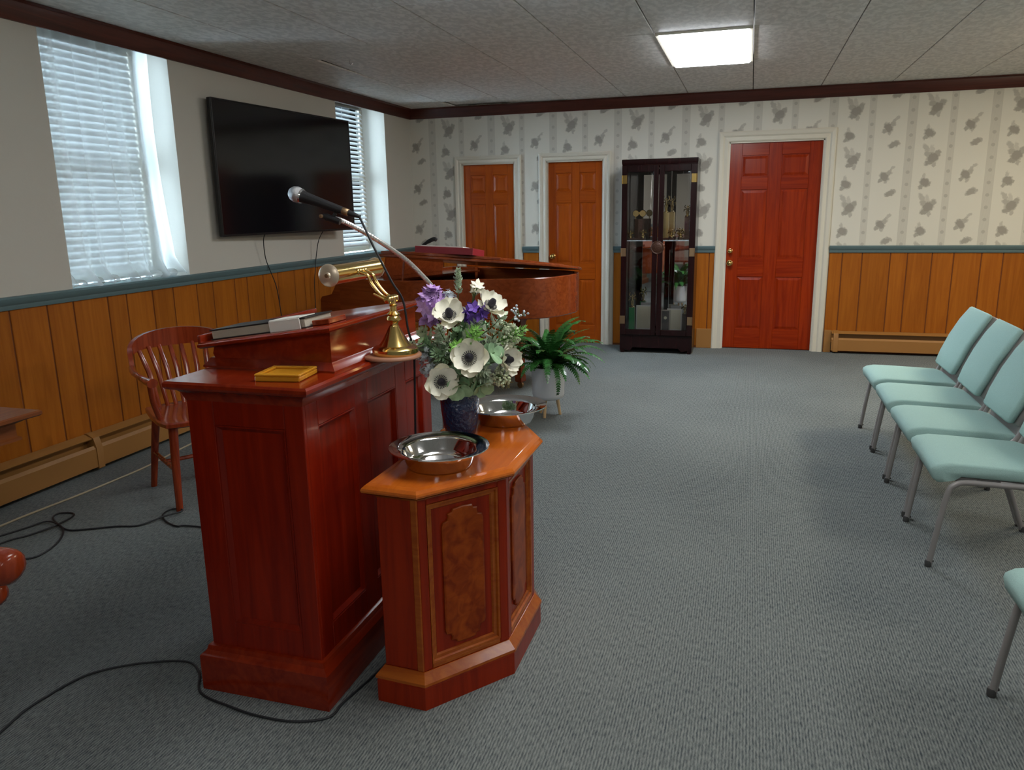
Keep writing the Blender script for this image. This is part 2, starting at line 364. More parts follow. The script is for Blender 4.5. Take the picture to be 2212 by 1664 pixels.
def spline(pts, n=6):
    P = [Vector(p) for p in pts]; out = []
    for i in range(len(P)-1):
        p0, p1, p2, p3 = P[max(i-1, 0)], P[i], P[i+1], P[min(i+2, len(P)-1)]
        for k in range(n):
            t = k/n
            out.append(.5*((2*p1)+(p2-p0)*t+(2*p0-5*p1+4*p2-p3)*t*t+(3*p1-p0-3*p2+p3)*t**3))
    out.append(P[-1]); return out
def rect(x0, x1, y0, y1): return [(x0, y0), (x1, y0), (x1, y1), (x0, y1)]

# ================================================================ ROOM
RAIL = 1.038
mb = MB(); mb.box(-.3, ROOM_X+.12, ROOM_Y-.12, .12, -.06, 0); struct(mb.build('floor', 'carpet'))
# left wall with deep window recesses
WINS = [(-6.14, -5.17), (-4.708, -3.743), (-1.616, -.628)]
mb = MB()
mb.box(-.3, 0, ROOM_Y, 0, 0, RAIL-.03)
ys = [ROOM_Y] + [v for w in WINS for v in w] + [.12]
for k in range(0, len(ys), 2): mb.box(-.3, 0, ys[k], ys[k+1], RAIL-.03, CEIL+.05)
for a, b in WINS: mb.box(-.3, 0, a, b, CEIL-.03, CEIL+.05)
wl = struct(mb.build('wall_left', 'plaster'))
# back wall with door openings
DOORS = [(.586, 1.179, 1.912), (1.527, 2.130, 1.912), (3.365, 4.233, 2.03)]
mb = MB(); xs = 0
for a, b, t in DOORS:
    mb.box(xs, a, 0, .12, 0, CEIL+.05); mb.box(a, b, 0, .12, t, CEIL+.05); xs = b
mb.box(xs, ROOM_X, 0, .12, 0, CEIL+.05)
wb = struct(mb.build('wall_back', 'paper'))
mb = MB(); mb.box(ROOM_X, ROOM_X+.12, ROOM_Y, .12, 0, CEIL+.05); struct(mb.build('wall_right', 'strap'))
mb = MB(); mb.box(-.3, ROOM_X+.12, ROOM_Y-.12, ROOM_Y, 0, CEIL+.05); struct(mb.build('wall_front', 'strap'))
# corridor darkness behind the doors is closed by the doors themselves
# ceiling: slab, tiles, one by one
mb = MB(); mb.box(-.3, ROOM_X+.12, ROOM_Y-.12, .12, CEIL+.04, CEIL+.12); cl = struct(mb.build('ceiling', 'dark'))
LIGHTS = {(4, 1): 'panel', (4, 4): 'sidepanel', (9, 1): 'warmpanel', (9, 4): 'sidepanel', (4, 7): 'sidepanel', (9, 7): 'sidepanel'}  # the rearmost two are added fill lights, no lamp known there
TX0, TPX, TPY = .545, .603, 1.20
def tile_mesh(w, h):
    m = MB(); m.box(-w/2+.003, w/2-.003, -h/2+.003, h/2-.003, 0, .014, bev=.003); return m
cache = {}
for i in range(-1, 15):
    for j in range(0, 10):
        x0 = TX0+i*TPX; x1 = x0+TPX; y1 = -.43-(j-1)*TPY; y0 = y1-TPY
        x0 = max(x0, 0); x1 = min(x1, ROOM_X); y1 = min(y1, 0); y0 = max(y0, ROOM_Y)
        if x1-x0 < .05 or y1-y0 < .05: continue
        if (i, j-1) in LIGHTS: continue
        key = (round(x1-x0, 3), round(y1-y0, 3))
        if key not in cache:
            o = tile_mesh(*key).build('ceiling_tile', 'ctile', cl); cache[key] = o
        else:
            o = cache[key].copy(); C.objects.link(o)
        o.location = ((x0+x1)/2, (y0+y1)/2, CEIL)
        if (i, j) == (0, 2): o.location.z += .007; o.rotation_euler = (-.012, 0.006, 0)
        if (i, j) == (0, 0): o.location.z += .016
        if (i, j) == (1, 0): o.rotation_euler = (.012, 0.006, 0); o.location.z += .004
k = 0
for (i, j), mt in LIGHTS.items():
    x0 = TX0+i*TPX; y1 = -.43-j*TPY; y0 = y1-TPY
    vis = (i, j) == (4, 1)
    t = thing('ceiling_light', ((x0+TPX/2), (y0+y1)/2, CEIL-.012), '', 'ceiling light')
    t['label'] = 'bright rectangular light panel set in the ceiling above the middle of the room' if vis else \
        'rectangular light with added deep lens on the ceiling outside the picture, %s' % ['', 'above the lectern', 'far right by the back wall', 'right side of the room', 'added fill light behind the camera', 'added fill light at the right rear'][k]
    m = MB()
    for a in ((x0+.004, x0+.022, y0+.004, y1-.004), (x1:=x0+TPX-.022, x1+.018, y0+.004, y1-.004), (x0+.022, x0+TPX-.022, y0+.004, y0+.022), (x0+.022, x0+TPX-.022, y1-.022, y1-.004)):
        m.box(*a, CEIL-.012, CEIL+.012)
    m.build('frame', 'cream', t, world=True)
    m = MB(); m.loft([[Vector((a, b, z)) for a, b in offset(rect(x0+.022, x0+TPX-.022, y0+.022, y1-.022), -d)] for d, z in ((0, CEIL+.005), (0, CEIL-(.014 if vis else .06)), (.012 if vis else .05, CEIL-(.024 if vis else .11)))])  # lenses of the unseen lights hang deeper, shaped to brighten the ceiling
    m.build('diffuser', mt, t, world=True); k += 1
# crown moulding
def crown(name, a, b, axis, mt):
    prof = [(0, 2.395), (.014, 2.395), (.018, 2.41), (.03, 2.45), (.034, 2.485), (.05, 2.498), (0, 2.498)]
    m = MB()
    f = (lambda p, q, t: (p, t, q)) if axis == 'y' else (lambda p, q, t: (t, -p, q))
    m.prism(prof, a, b, f); return struct(m.build(name, mt))
crown('trim_1', ROOM_Y, 0, 'y', 'crown'); crown('trim_2', 0.001, ROOM_X, 'x', 'crownx')
# chair rail
railp = [(.008, .972), (.020, .972), (.024, .985), (.024, .995), (.036, 1.008), (.040, 1.030), (.032, RAIL), (.0, RAIL), (0, .972)]
m = MB(); m.prism(railp, ROOM_Y, 0, lambda p, q, t: (p, t, q)); struct(m.build('trim_3', 'teal'))
k = 4
for a, b in ((0, .50), (1.265, 1.443), (2.245, 3.27), (4.34, ROOM_X)):
    m = MB(); m.prism([(p, q) for p, q in railp], a, b, lambda p, q, t: (t, -p, q)); struct(m.build('trim_%d' % k, 'teal')); k += 1
# planks, left wall
grooves = [-11.6, -11.35, -11.2, -10.95, -10.75, -10.55, -10.3, -10.13, -9.9, -9.7, -9.5, -9.25, -9.08, -8.85, -8.65, -8.45, -8.2, -8.03, -7.8, -7.6, -7.4, -7.15, -6.98,
           -6.75, -6.55, -6.38, -6.13, -5.93, -5.70, -5.52, -5.345, -5.126, -4.899, -4.726, -4.48, -4.333, -4.116, -3.928, -3.698, -3.529, -3.284, -3.134, -2.928,
           -2.73, -2.49, -2.34, -2.12, -1.93, -1.70, -1.53, -1.29, -1.14, -.93, -.74, -.53, -.34, -.16]
pts = [ROOM_Y]+grooves+[-.012]
for a, b in zip(pts, pts[1:]):
    m = MB(); m.box(.001, .008, a+.0045, b-.0045, .02, .975, bev=.0025)
    m.build('plank', 'plank', wl, origin=(0, (a+b)/2, .5)).location = (0, (a+b)/2, .5)
m = MB(); m.box(-.001, .003, ROOM_Y, 0, .0, .98); m.build('groove_backing', 'gap', wl)
gb = [.02, .2, .45] ; segs = [(.012, .50, [.17, .34]), (1.265, 1.443, []), (2.245, 3.27, [2.43, 2.6, 2.84, 3.0, 3.215]), (4.34, ROOM_X, [4.458, 4.634, 4.88, 5.027, 5.235, 5.416, 5.644, 5.82, 6.06, 6.2, 6.42, 6.6, 6.83, 7.0, 7.24, 7.4, 7.6, 7.8, 8.03, 8.2, 8.43, 8.6, 8.8, 9.0])]
for a, b, g in segs:
    p = [a]+g+[b]
    for u, v in zip(p, p[1:]):
        m = MB(); m.box(u+.0045, v-.0045, -.008, -.001, .02, .975, bev=.0025)
        m.build('plank', 'plank', wb, origin=((u+v)/2, 0, .5)).location = ((u+v)/2, 0, .5)
    m = MB(); m.box(a, b, -.003, .001, 0, .98); m.build('groove_backing', 'gap', wb)
# windows
def window(n, y0, y1):
    m = MB(); X = -.27
    for a in ((y0, y0+.05, RAIL, CEIL-.03), (y1-.05, y1, RAIL, CEIL-.03), (y0+.05, y1-.05, RAIL, RAIL+.06), (y0+.05, y1-.05, CEIL-.055, CEIL-.03), (y0+.05, y1-.05, 1.74, 1.79)):
        m.box(X-.02, X+.02, a[0], a[1], a[2], a[3], bev=.004)
    w = struct(m.build('window_%d' % n, 'cream'))
    m = MB(); m.box(X-.004, X, y0+.05, y1-.05, RAIL+.06, 1.74); m.build('pane', 'glass', w)
    m = MB(); m.box(X-.004, X, y0+.05, y1-.05, 1.79, CEIL-.055); m.build('pane', 'glass', w)
    m = MB(); m.box(X+.02, .0, y0+.001, y1-.001, RAIL-.031, RAIL-.008, bev=.003); m.build('window_sill', 'teal', w)
    return w
for n, (a, b) in enumerate(WINS): window(n+1, a, b)
def blind(y0, y1, label, X=-.205, tilt=58, zlow=1.09):
    t = thing('window_blind', (X, (y0+y1)/2, zlow), label, 'blind')
    m = MB(); m.box(X-.025, X+.025, y0, y1, 2.44, 2.468, bev=.004); m.build('head_rail', 'blind', t, world=True)
    z = 2.425; first = None
    while z > zlow+.03:
        if first is None:
            m = MB(); prof = [(-.024, -.001), (0, .003), (.024, -.001), (.024, .0005), (0, .0045), (-.024, .0005)]
            m.prism([(p, q) for p, q in prof], y0-(y0+y1)/2, y1-(y0+y1)/2, lambda p, q, t_: (p, t_, q))
            first = m.build('slat', 'blind', t); o = first
        else: o = first.copy(); C.objects.link(o)
        o.location = (0, 0, z-zlow); o.rotation_euler = (0, math.radians(tilt), 0); z -= .042
    m = MB(); m.box(X-.022, X+.022, y0, y1, zlow, zlow+.02, bev=.004); m.build('bottom_rail', 'blind', t, world=True)
    m = MB()
    for y in (y0+.15, (y0+y1)/2, y1-.15): m.tube([(X+.026, y, 2.4), (X+.026, y, zlow+.01)], .0012, 5)
    m.build('cord', 'white', t, world=True)
blind(-6.10, -5.21, 'pale slatted blind in the window at the left edge', tilt=-35)
blind(-4.67, -3.86, 'white slatted blind behind the sheer curtain', tilt=65)
blind(-1.60, -.74, 'white slatted blind in the window behind the television, uncovered', tilt=40)
# sheer curtain bunched on the sill of the second window
random.seed(3)
m = MB(60); rows = []; ny = 110
for k in range(26):
    t = k/25; z = 2.47-(2.47-1.05)*t; row = []
    for q in range(ny+1):
        s = q/ny
        sag = .06*math.sin(PI*t)**2
        y0c = -4.695+.0*t; y1c = -3.80-.035*math.sin(PI*min(1, t*1.1))+.02*t
        y = y0c+(y1c-y0c)*(s+.016*math.sin(s*26+t*1.5))
        d = .026*math.sin(s*40+1.2*math.sin(t*1.6+s*4))+.004*math.sin(s*97+t*2)+.016*math.sin(s*17-t*1.2)
        d *= (.55+.45*t)
        x = -.115+d+.02*t
        if t > .93: x += (t-.93)*1.0*(.6+.6*math.sin(s*40)); z2 = z+.012*math.sin(s*60)
        else: z2 = z
        row.append(Vector((x, y, z2)))
    rows.append(row)
m.loft(rows, cap=False, closed=False)
cur = m.build('sheer_curtain', 'sheer', None, origin=(-.115, -4.2, 1.045))
tag(cur, 'white sheer curtain hanging in folds in the tall window left of the television', 'curtain')
m = MB(60)
for k in range(7):
    y = -4.60+k*.125; r = .035+.012*random.random()
    prof = circ((-.09, y, RAIL+.012), r, 10, (0, 1, 0))
    m.tube([(-.10+.02*random.random(), y-.07, RAIL+.006), (-.085, y-.02, RAIL+.02), (-.075, y+.03, RAIL+.024), (-.09, y+.08, RAIL+.006)], [.012, r*.9, r, .010], 10, squash=.55)
o = m.build('curtain_hem', 'sheer', cur, origin=(-.115, -4.2, 1.045)); o['kind'] = 'stuff'
# doors
def panel_door(n, x0, x1, top, mz, mx_, yf=.035):
    m = MB(); m.box(x0+.0005, x1-.0005, yf+.010, yf+.045, .0015, top-.001); d = struct(m.build('door_%d' % n, mz))
    w = x1-x0; st = .115*w/.8; mid = (x0+x1)/2; ms = .055*w/.8
    for a, b in ((x0+.003, x0+st), (x1-st, x1-.003), (mid-ms, mid+ms)):
        q = MB(); q.box(a, b, yf, yf+.02, .008, top-.005, bev=.002); q.build('stile', mz, d)
    H = top; zr = [(.008, .100*H), (.360*H, .450*H), (.778*H, .838*H), (.937*H, H-.005)]
    for a, b in zr:
        for u, v in ((x0+st, mid-ms), (mid+ms, x1-st)):
            q = MB(); q.box(u+.0005, v-.0005, yf, yf+.02, a, b, bev=.002); q.build('rail', mx_, d)
    for (a, b), (c, e) in zip(zr, zr[1:]):
        for u, v in ((x0+st, mid-ms), (mid+ms, x1-st)):
            q = MB(15); q.loft([[Vector((p, y, s)) for p, s in offset(rect(u+.002, v-.002, b+.002, c-.002), -dd)] for dd, y in ((0, yf+.014), (.006, yf+.010), (.030, yf+.003), (.032, yf+.003))])
            q.build('panel', mz, d)
    return d
d1 = panel_door(1, *DOORS[0], 'dooror', 'doororx', .03); d2 = panel_door(2, *DOORS[1], 'dooror', 'doororx', .045); d3 = panel_door(3, *DOORS[2], 'doorred', 'doorredx', .03)
def knob(x, y, z, parent, name='door_knob', r=.026):
    m = MB(60); m.lathe([(r*1.1, 0), (r*1.1, .006), (r*.45, .010), (r*.4, .025), (r*.9, .034), (r, .046), (r*.85, .058), (r*.3, .064)], (x, y, z), 16, (0, -1, 0)); m.build(name, 'brass', parent)
knob(1.585, .045, .93, d2); knob(3.415, .03, .985, d3, 'deadbolt', .022); knob(3.415, .03, .865, d3, r=.028)
for (x, dd, y) in ((DOORS[0][0]+.004, d1, .03), (DOORS[1][1]-.004, d2, .045)):
    for z in (.25, 1.0, 1.66):
        m = MB(); m.tube([(x, y-.008, z-.05), (x, y-.008, z+.05)], .008, 8); m.build('hinge', 'black', dd)
def casing(x0, x1, top, n, wd):
    m = MB(20)
    prof = [(0, 0), (0, .012), (.012, .018), (wd*.45, .012), (wd*.6, .022), (wd-.012, .026), (wd, .020), (wd, 0)]
    def leg(xe, s):
        m.loft([[Vector((xe+s*p, -q, z)) for p, q in prof] for z in (0.0, top)])
        m.loft([[Vector((xe+s*p, -q, top+(p if kk else 0))) for p, q in prof] for kk in (0, 1)])
    leg(x0, -1); leg(x1, 1)
    m.loft([[Vector((x0-p, -q, top+p)) for p, q in prof], [Vector((x1+p, -q, top+p)) for p, q in prof]])
    m.box(x0-.001, x0+.012, 0.0, .12, 0, top); m.box(x1-.012, x1+.001, 0, .12, 0, top); m.box(x0, x1, 0, .12, top-.012, top+.001)
    return struct(m.build('trim_%d' % n, 'cream'))
casing(*DOORS[0], 8, .078); casing(*DOORS[1], 9, .080); casing(*DOORS[2], 10, .098)
# baseboard pieces
m = MB(); m.box(3.115, 3.266, -.022, -.011, 0, .20, bev=.003); struct(m.build('baseboard_back', 'heater'))
# baseboard heaters
def heater(name, a, b, axis, seams, label, endcap=None):
    f = (lambda p, q, t: (p, t, q)) if axis == 'y' else (lambda p, q, t: (t, -p, q))
    o_ = (0.02, (a+b)/2, .02) if axis == 'y' else ((a+b)/2, -.02, .02)
    t = thing('baseboard_heater', o_, label, 'heater')
    m = MB(); m.prism([(.0115, .02), (.018, .02), (.018, .195), (.062, .188), (.066, .194), (.020, .215), (.0115, .215)], a, b, f); m.build('back_panel', 'heater', t, world=True)
    m = MB(); m.prism([(.078, .025), (.083, .028), (.083, .135), (.070, .152), (.066, .150), (.076, .132)], a, b, f); m.build('front_panel', 'heater', t, world=True)
    m = MB(); m.prism([(.02, .04), (.064, .04), (.064, .10), (.02, .10)], a, b, f); m.build('fins', 'dark', t, world=True)
    for s in seams:
        m = MB(); m.prism([(.012, .018), (.087, .018), (.087, .138), (.070, .196), (.030, .219), (.012, .219)], s-.022, s+.022, f); m.build('joint_cover', 'heater', t, world=True)
heater('left', -11.6, -.15, 'y', [-9.0, -6.9, -4.76, -2.6], 'long brown baseboard heater under the left wall panelling')
heater('back', 4.41, 8.9, 'x', [4.45, 6.6], 'tan baseboard heater along the back wall right of the red door')
m = MB(); m.box(4.345, 4.41, -.03, -.011, 0, .22, bev=.003); struct(m.build('baseboard_right', 'heater'))

# ================================================================ LECTERN
LX0, LX1, LY0, LY1 = 2.078, 2.455, -6.36, -5.47
lec = thing('lectern', (2.265, -5.915, 0), 'large red mahogany lectern with sloping desk top standing on the carpet', 'lectern')
base = rect(LX0, LX1, LY0, LY1)
m = MB(20); layers(m, base, [(.030, 0), (.030, .112), (.027, .117), (.014, .128), (.010, .142), (0, .145)]); m.build('plinth', 'mahogy', lec, world=True)
m = MB(); m.box(LX0+.012, LX1-.012, LY0+.012, LY1-.012, .14, .94); m.build('body', 'mahog', lec, world=True)
def framed(x0, x1, f, zlo, zhi, opens, mz, par, th=.012, panel='mahog'):
    """stiles, rails and recessed panels in a face. f(u, depth, z) -> point; opens = list of (u0, u1, z0, z1)"""
    us = [x0]+[v for o in opens for v in o[:2]]+[x1]
    def bx(name, u0, u1, z0, z1, d0, d1, mt, ch=.002):
        q = MB(20); q.loft([[Vector(f(a, d0, b)) for a, b in rect(u0, u1, z0, z1)], [Vector(f(a, d1-ch, b)) for a, b in rect(u0, u1, z0, z1)], [Vector(f(a, d1, b)) for a, b in offset(rect(u0, u1, z0, z1), -ch)]])
        return q.build(name, mt, par, world=True)
    for k in range(0, len(us), 2): bx('stile', us[k], us[k+1], zlo, zhi, 0, th, mz)
    for (u0, u1, z0, z1) in opens:
        bx('rail', u0, u1, zlo, z0, 0, th, mz); bx('rail', u0, u1, z1, zhi, 0, th, mz)
        # moulding frame inside the opening
        q = MB(20)
        R = rect(u0, u1, z0, z1)
        lo = [[Vector(f(a, dd, b)) for a, b in offset(R, -o_)] for o_, dd in ((0, .0005), (0, th-.001), (.004, th-.0005), (.012, .004), (.016, .0005))]
        q.loft(lo, cap=False); q.build('bead', mz, par, world=True)
framed(LX0, LX1, lambda u, d, z: (u, LY0+.012-d, z), .142, .935, [(2.165, 2.395, .225, .845)], 'mahog', lec)
framed(LY0+.0125, LY1, lambda u, d, z: (LX1-.012+d, u, z), .142, .935, [(-6.285, -6.068), (-5.985, -5.775), (-5.695, -5.55)] and [(-6.285, -6.068, .228, .842), (-5.985, -5.775, .228, .842), (-5.695, -5.545, .228, .842)], 'mahog', lec)
slab = rect(2.076, 2.482, -6.392, -5.44)
m = MB(25); layers(m, base, [(0, .915), (.004, .925), (.008, .938), (.020, .950), (.026, .954)]); m.build('cornice', 'mahogy', lec, world=True)
m = MB(25); layers(m, slab, [(.012, .954), (.020, .957), (.025, .964), (.025, .974), (.020, .980), (.0, .9805)]); m.build('desk_ledge', 'mahogy', lec, world=True)
# sloping desk box
BY0, BY1 = -6.20, -5.60
def zt(x): return 1.040+(x-2.05)/.41*.058
bxp = [(2.052, .9805), (2.462, .9805), (2.462, zt(2.462)), (2.066, zt(2.066)), (2.060, 1.02), (2.070, 1.0)]
m = MB(25); m.prism(bxp, BY0, BY1, lambda a, b, t: (a, t, b)); m.build('desk_box', 'mahogy', lec, world=True)
m = MB(25); layers(m, rect(2.052, 2.462, BY0, BY1), [(.002, .9806), (.018, .9806), (.018, .986), (.010, .994), (.004, 1.004), (.001, 1.008)]); m.build('desk_moulding', 'mahogy', lec, world=True)
m = MB(40)
P0 = rect(2.040, 2.476, BY0-.030, BY1+.045)
m.loft([[Vector((a, b, zt(a)+dz)) for a, b in offset(P0, d)] for d, dz in ((-.012, -.002), (0, .0), (.006, .005), (.006, .012), (0, .017), (-.006, .0185))])
m.build('reading_board', 'mahogy', lec, world=True)
m = MB(30); m.box(2.030, 2.042, BY0-.028, BY1+.04, 1.040, 1.078, bev=.004, seg=2); m.build('book_stop', 'mahogy', lec, world=True)
# book on the reading board (rests on the slope)
SL = math.atan2(.058, .41)
def on_slope(x, y, dz=0): return Vector((x, y, zt(x)+.0185+dz))
def slope_box(name, lx, ly, h, x, y, mt, parent=None, bev=.002, z0=0, rz=0, origin=None):
    M = Matrix.Translation(on_slope(x, y)) @ Matrix.Rotation(-SL, 4, 'Y') @ Matrix.Rotation(rz, 4, 'Z')
    q = MB(); q.box(-lx/2, lx/2, -ly/2, ly/2, z0, z0+h, bev=bev, M=M); return q.build(name, mt, parent, world=parent is not None, origin=origin)
bk = thing('book', on_slope(2.222, -6.12), 'thick black-covered book with cream page edges lying on the lectern slope', 'book')
slope_box('page_block', .325, .150, .024, 2.222, -6.12, 'pages', bk, .001, .003)
slope_box('cover', .335, .156, .003, 2.222, -6.12, 'cover', bk, .001, .0)
slope_box('cover', .335, .156, .004, 2.222, -6.12, 'cover', bk, .001, .0275)
nb = thing('paper_booklet', on_slope(2.33, -6.17, .033), 'small white booklet with dark edge draped over the end of the black book', 'booklet')
slope_box('sheet', .105, .085, .003, 2.325, -6.165, 'white', nb, .001, .0325)
M = Matrix.Translation(on_slope(2.325, -6.2085)) @ Matrix.Rotation(-SL, 4, 'Y')
q = MB(); q.box(-.052, .052, -.0030, .0, .0005, .0330, bev=.001, M=M); q.build('hanging_flap', 'white', nb, world=True)
wp = slope_box('wooden_strip', .058, .10, .016, 2.418, -6.12, 'chairw', None, .002, .001, origin=tuple(on_slope(2.418, -6.12))); tag(wp, 'small reddish wooden strip lying beside the black book on the lectern', 'wooden strip')
# honey coloured wooden plaque on the ledge
gp = thing('wooden_plaque', (2.372, -6.295, .9808), 'honey-coloured square wooden plate lying on the lectern ledge', 'plaque', math.radians(8))
m = MB(); m.box(-.066, .066, -.062, .062, 0, .014, bev=.003); m.build('base', 'gold_wood', gp)
m = MB(); 
for a in ((-.066, .066, -.062, -.047), (-.066, .066, .047, .062), (-.066, -.051, -.047, .047), (.051, .066, -.047, .047)): m.box(*a, .0138, .021, bev=.002)
m.build('raised_border', 'gold_wood', gp)

# ================================================================ LAMP
lamp_x, lamp_y, lz = 2.548, -5.955, .9935
dd = thing('lamp_shelf', (lamp_x, lamp_y, .981), 'round pale wooden disc under the brass lamp on the lectern front', 'shelf')
m = MB(50); m.lathe([(.088, 0), (.093, .004), (.093, .009), (.089, .0125)], (lamp_x-.012, lamp_y, .981), 40); m.build('disc', 'disc', dd, world=True)
lp = thing('desk_lamp', (lamp_x, lamp_y, lz), 'brass piano lamp with tubular shade and swan arms on the lectern', 'lamp')
m = MB(40); m.lathe([(.070, 0), (.072, .004), (.072, .018), (.066, .024), (.050, .028), (.046, .034), (.034, .052), (.022, .075), (.015, .088)], (lamp_x, lamp_y, lz), 40); m.build('base', 'brass', lp, world=True)
m = MB(40); m.lathe([(.015, .086), (.012, .094), (.014, .100), (.024, .108), (.022, .114), (.017, .120), (.021, .126), (.012, .134), (.011, .150), (.014, .154), (.009, .158), (.008, .172)], (lamp_x, lamp_y, lz), 28); m.build('stem', 'brass', lp, world=True)
m = MB(50)
m.tube([(lamp_x-.005, lamp_y-.030, lz+.172), (lamp_x-.005, lamp_y+.030, lz+.172)], .009, 12)
for s in (-.026, -.009, .009, .026): m.lathe([(.006, -.006), (.0125, -.003), (.0125, .003), (.006, .006)], (lamp_x-.005, lamp_y+s, lz+.172), 14, (0, 1, 0))
m.build('swivel', 'brass', lp, world=True)
for s in (-.017, .017):
    m = MB(60); m.tube(spline([(lamp_x+.002, lamp_y+s, lz+.170), (lamp_x-.030, lamp_y+s, lz+.185), (lamp_x-.062, lamp_y+s, lz+.222), (lamp_x-.074, lamp_y+s, lz+.246), (lamp_x-.100, lamp_y+s, lz+.256)]), .0055, 10); m.build('arm', 'brass', lp, world=True)
m = MB(60); m.tube([(lamp_x+.0, lamp_y-.024, lz+.165), (lamp_x-.05, lamp_y-.030, lz+.19)], .004, 8); m.build('switch_rod', 'brass', lp, world=True)
sx, sz = lamp_x-.118, lz+.256
m = MB(50)
for s in (-.024, -.008, .008, .024): m.lathe([(.006, -.005), (.012, -.002), (.012, .002), (.006, .005)], (lamp_x-.108, lamp_y+s, lz+.257), 14, (0, 1, 0))
m.tube([(lamp_x-.108, lamp_y-.03, lz+.257), (lamp_x-.108, lamp_y+.03, lz+.257)], .007, 10); m.build('upper_swivel', 'brass', lp, world=True)
m = MB(50)  # tubular shade, open underneath
SA = math.radians(0); ya, yb = lamp_y-.150, lamp_y+.150
ang = [math.radians(a) for a in range(-70, 251, 16)]
lo = []
for y in (ya, yb):
    lo.append([Vector((sx-.012+.030*math.cos(a), y, sz+.030*math.sin(a))) for a in ang]+[Vector((sx-.012+.028*math.cos(a), y, sz+.028*math.sin(a))) for a in reversed(ang)])
m.loft(lo); m.build('shade', 'brass', lp, world=True)
for y, s in ((ya, -1), (yb, 1)):
    m = MB(40); m.lathe([(.033, 0), (.034, .002), (.030, .006), (.010, .008), (.008, .012), (.003, .014)], (sx-.012, y, sz), 24, (0, s, 0)); m.build('end_cap', 'cap', lp, world=True); m = MB(40); m.lathe([(.006, .011), (.006, .017), (.001, .018)], (sx-.012, y, sz), 12, (0, s, 0)); m.build('cap_screw', 'dullbrass', lp, world=True)
m = MB(60); m.tube([(sx-.012, ya+.02, sz-.004), (sx-.012, yb-.02, sz-.004)], .011, 12); m.build('bulb', 'white', lp, world=True)

# ================================================================ MICROPHONE
ms = thing('microphone_stand', (2.43, -5.28, 0), 'chrome gooseneck microphone stand rising behind the flowers and lectern', 'microphone stand')
m = MB(40); m.lathe([(.115, 0), (.115, .010), (.10, .018), (.03, .026), (.018, .04)], (2.43, -5.27, .0), 32); m.build('base', 'black', ms, world=True)
m = MB(60); m.tube([(2.43, -5.27, .03), (2.432, -5.275, .70)], .0125, 12); m.build('pole', 'chrome', ms, world=True)
m = MB(40); m.lathe([(.012, 0), (.020, .01), (.021, .05), (.015, .07), (.010, .085)], (2.432, -5.275, .68), 20); m.build('clutch', 'chrome', ms, world=True)
neck = spline([(2.432, -5.275, .74), (2.445, -5.28, .90), (2.447, -5.30, 1.028), (2.455, -5.39, 1.13), (2.452, -5.50, 1.20), (2.436, -5.63, 1.275), (2.384, -5.76, 1.352), (2.335, -5.85, 1.402), (2.315, -5.88, 1.411)], 24)
rr = [.0080+(.0010 if k % 2 else -.0006) for k in range(len(neck))]
m = MB(25); m.tube(neck, rr, 10); m.build('gooseneck', 'satin', ms, world=True)
md = Vector((.194, .02, -.068)).normalized()
m = MB(50); h = Vector((2.300, -5.895, 1.417)); m.tube([h-md*.012, h+md*.002, h+md*.05], [.007, .0115, .010], 14); m.build('clip', 'black', ms, world=True)
m = MB(50); m.lathe([(.002, 0), (.006, .001), (.006, .008), (.002, .009)], h-md*.008+Vector((0, -.012, 0)), 12, (0, -1, 0)); m.build('clip_screw', 'dullbrass', ms, world=True)
m = MB(50); m.tube([h+md*.02+Vector((0,0,.0)), h+md*.035+Vector((0, 0, .022))], .006, 8); m.build('bracket', 'black', ms, world=True)
mc = thing('microphone', (2.30, -5.90, 1.45), 'handheld vocal microphone with silver ball grille above the lectern', 'microphone')
c0 = Vector((2.201, -5.90, 1.489))
m = MB(50); m.lathe([(.004, -.026), (.014, -.022), (.022, -.013), (.0258, 0), (.0245, .011), (.021, .019)], c0, 28, md); m.build('grille', 'steel', mc, world=True)
m = MB(40); m.lathe([(.0225, .0), (.0240, .003), (.0225, .008)], c0+md*.014, 28, md); m.build('grille_ring', 'chrome', mc, world=True)
m = MB(50); m.lathe([(.0205, .022), (.019, .03), (.0165, .06), (.0125, .155), (.0115, .165)], c0, 24, md); m.build('handle', 'black', mc, world=True)
m = MB(50); m.lathe([(.0105, .160), (.0118, .163), (.0118, .182), (.0095, .184)], c0, 20, md); m.build('plug', 'dullbrass', mc, world=True)
m = MB(50); m.lathe([(.0095, .182), (.009, .20), (.0055, .218), (.004, .226)], c0, 16, md); m.build('plug_boot', 'black', mc, world=True)
e = c0+md*.222
m = MB(60)
pts = [e, (2.440, -5.90, 1.375), (2.466, -5.905, 1.325), (2.515, -5.89, 1.214), (2.540, -5.865, 1.151), (2.548, -5.855, 1.06), (2.553, -5.845, 1.02), (2.56, -5.84, .985), (2.555, -5.83, .94), (2.545, -5.83, .6), (2.55, -5.85, .1), (2.548, -5.98, .006), (2.535, -6.161, .005), (2.529, -6.214, .005), (2.507, -6.343, .005), (2.50, -6.418, .005),
       (2.41, -6.462, .005), (2.293, -6.467, .005), (2.186, -6.451, .005), (2.06, -6.418, .005), (1.98, -6.326, .005), (1.896, -6.287, .005), (1.757, -6.339, .005), (1.661, -6.413, .005), (1.626, -6.487, .005), (1.61, -6.623, .005), (1.63, -6.732, .005), (1.66, -6.9, .005), (1.6, -7.4, .005)]
m.tube(spline(pts, 6), .0037, 8); o = m.build('microphone_cable', 'cable', None, origin=(2.5, -6.3, 0)); tag(o, 'thin black microphone cable running down the lectern and over the near carpet', 'cable')

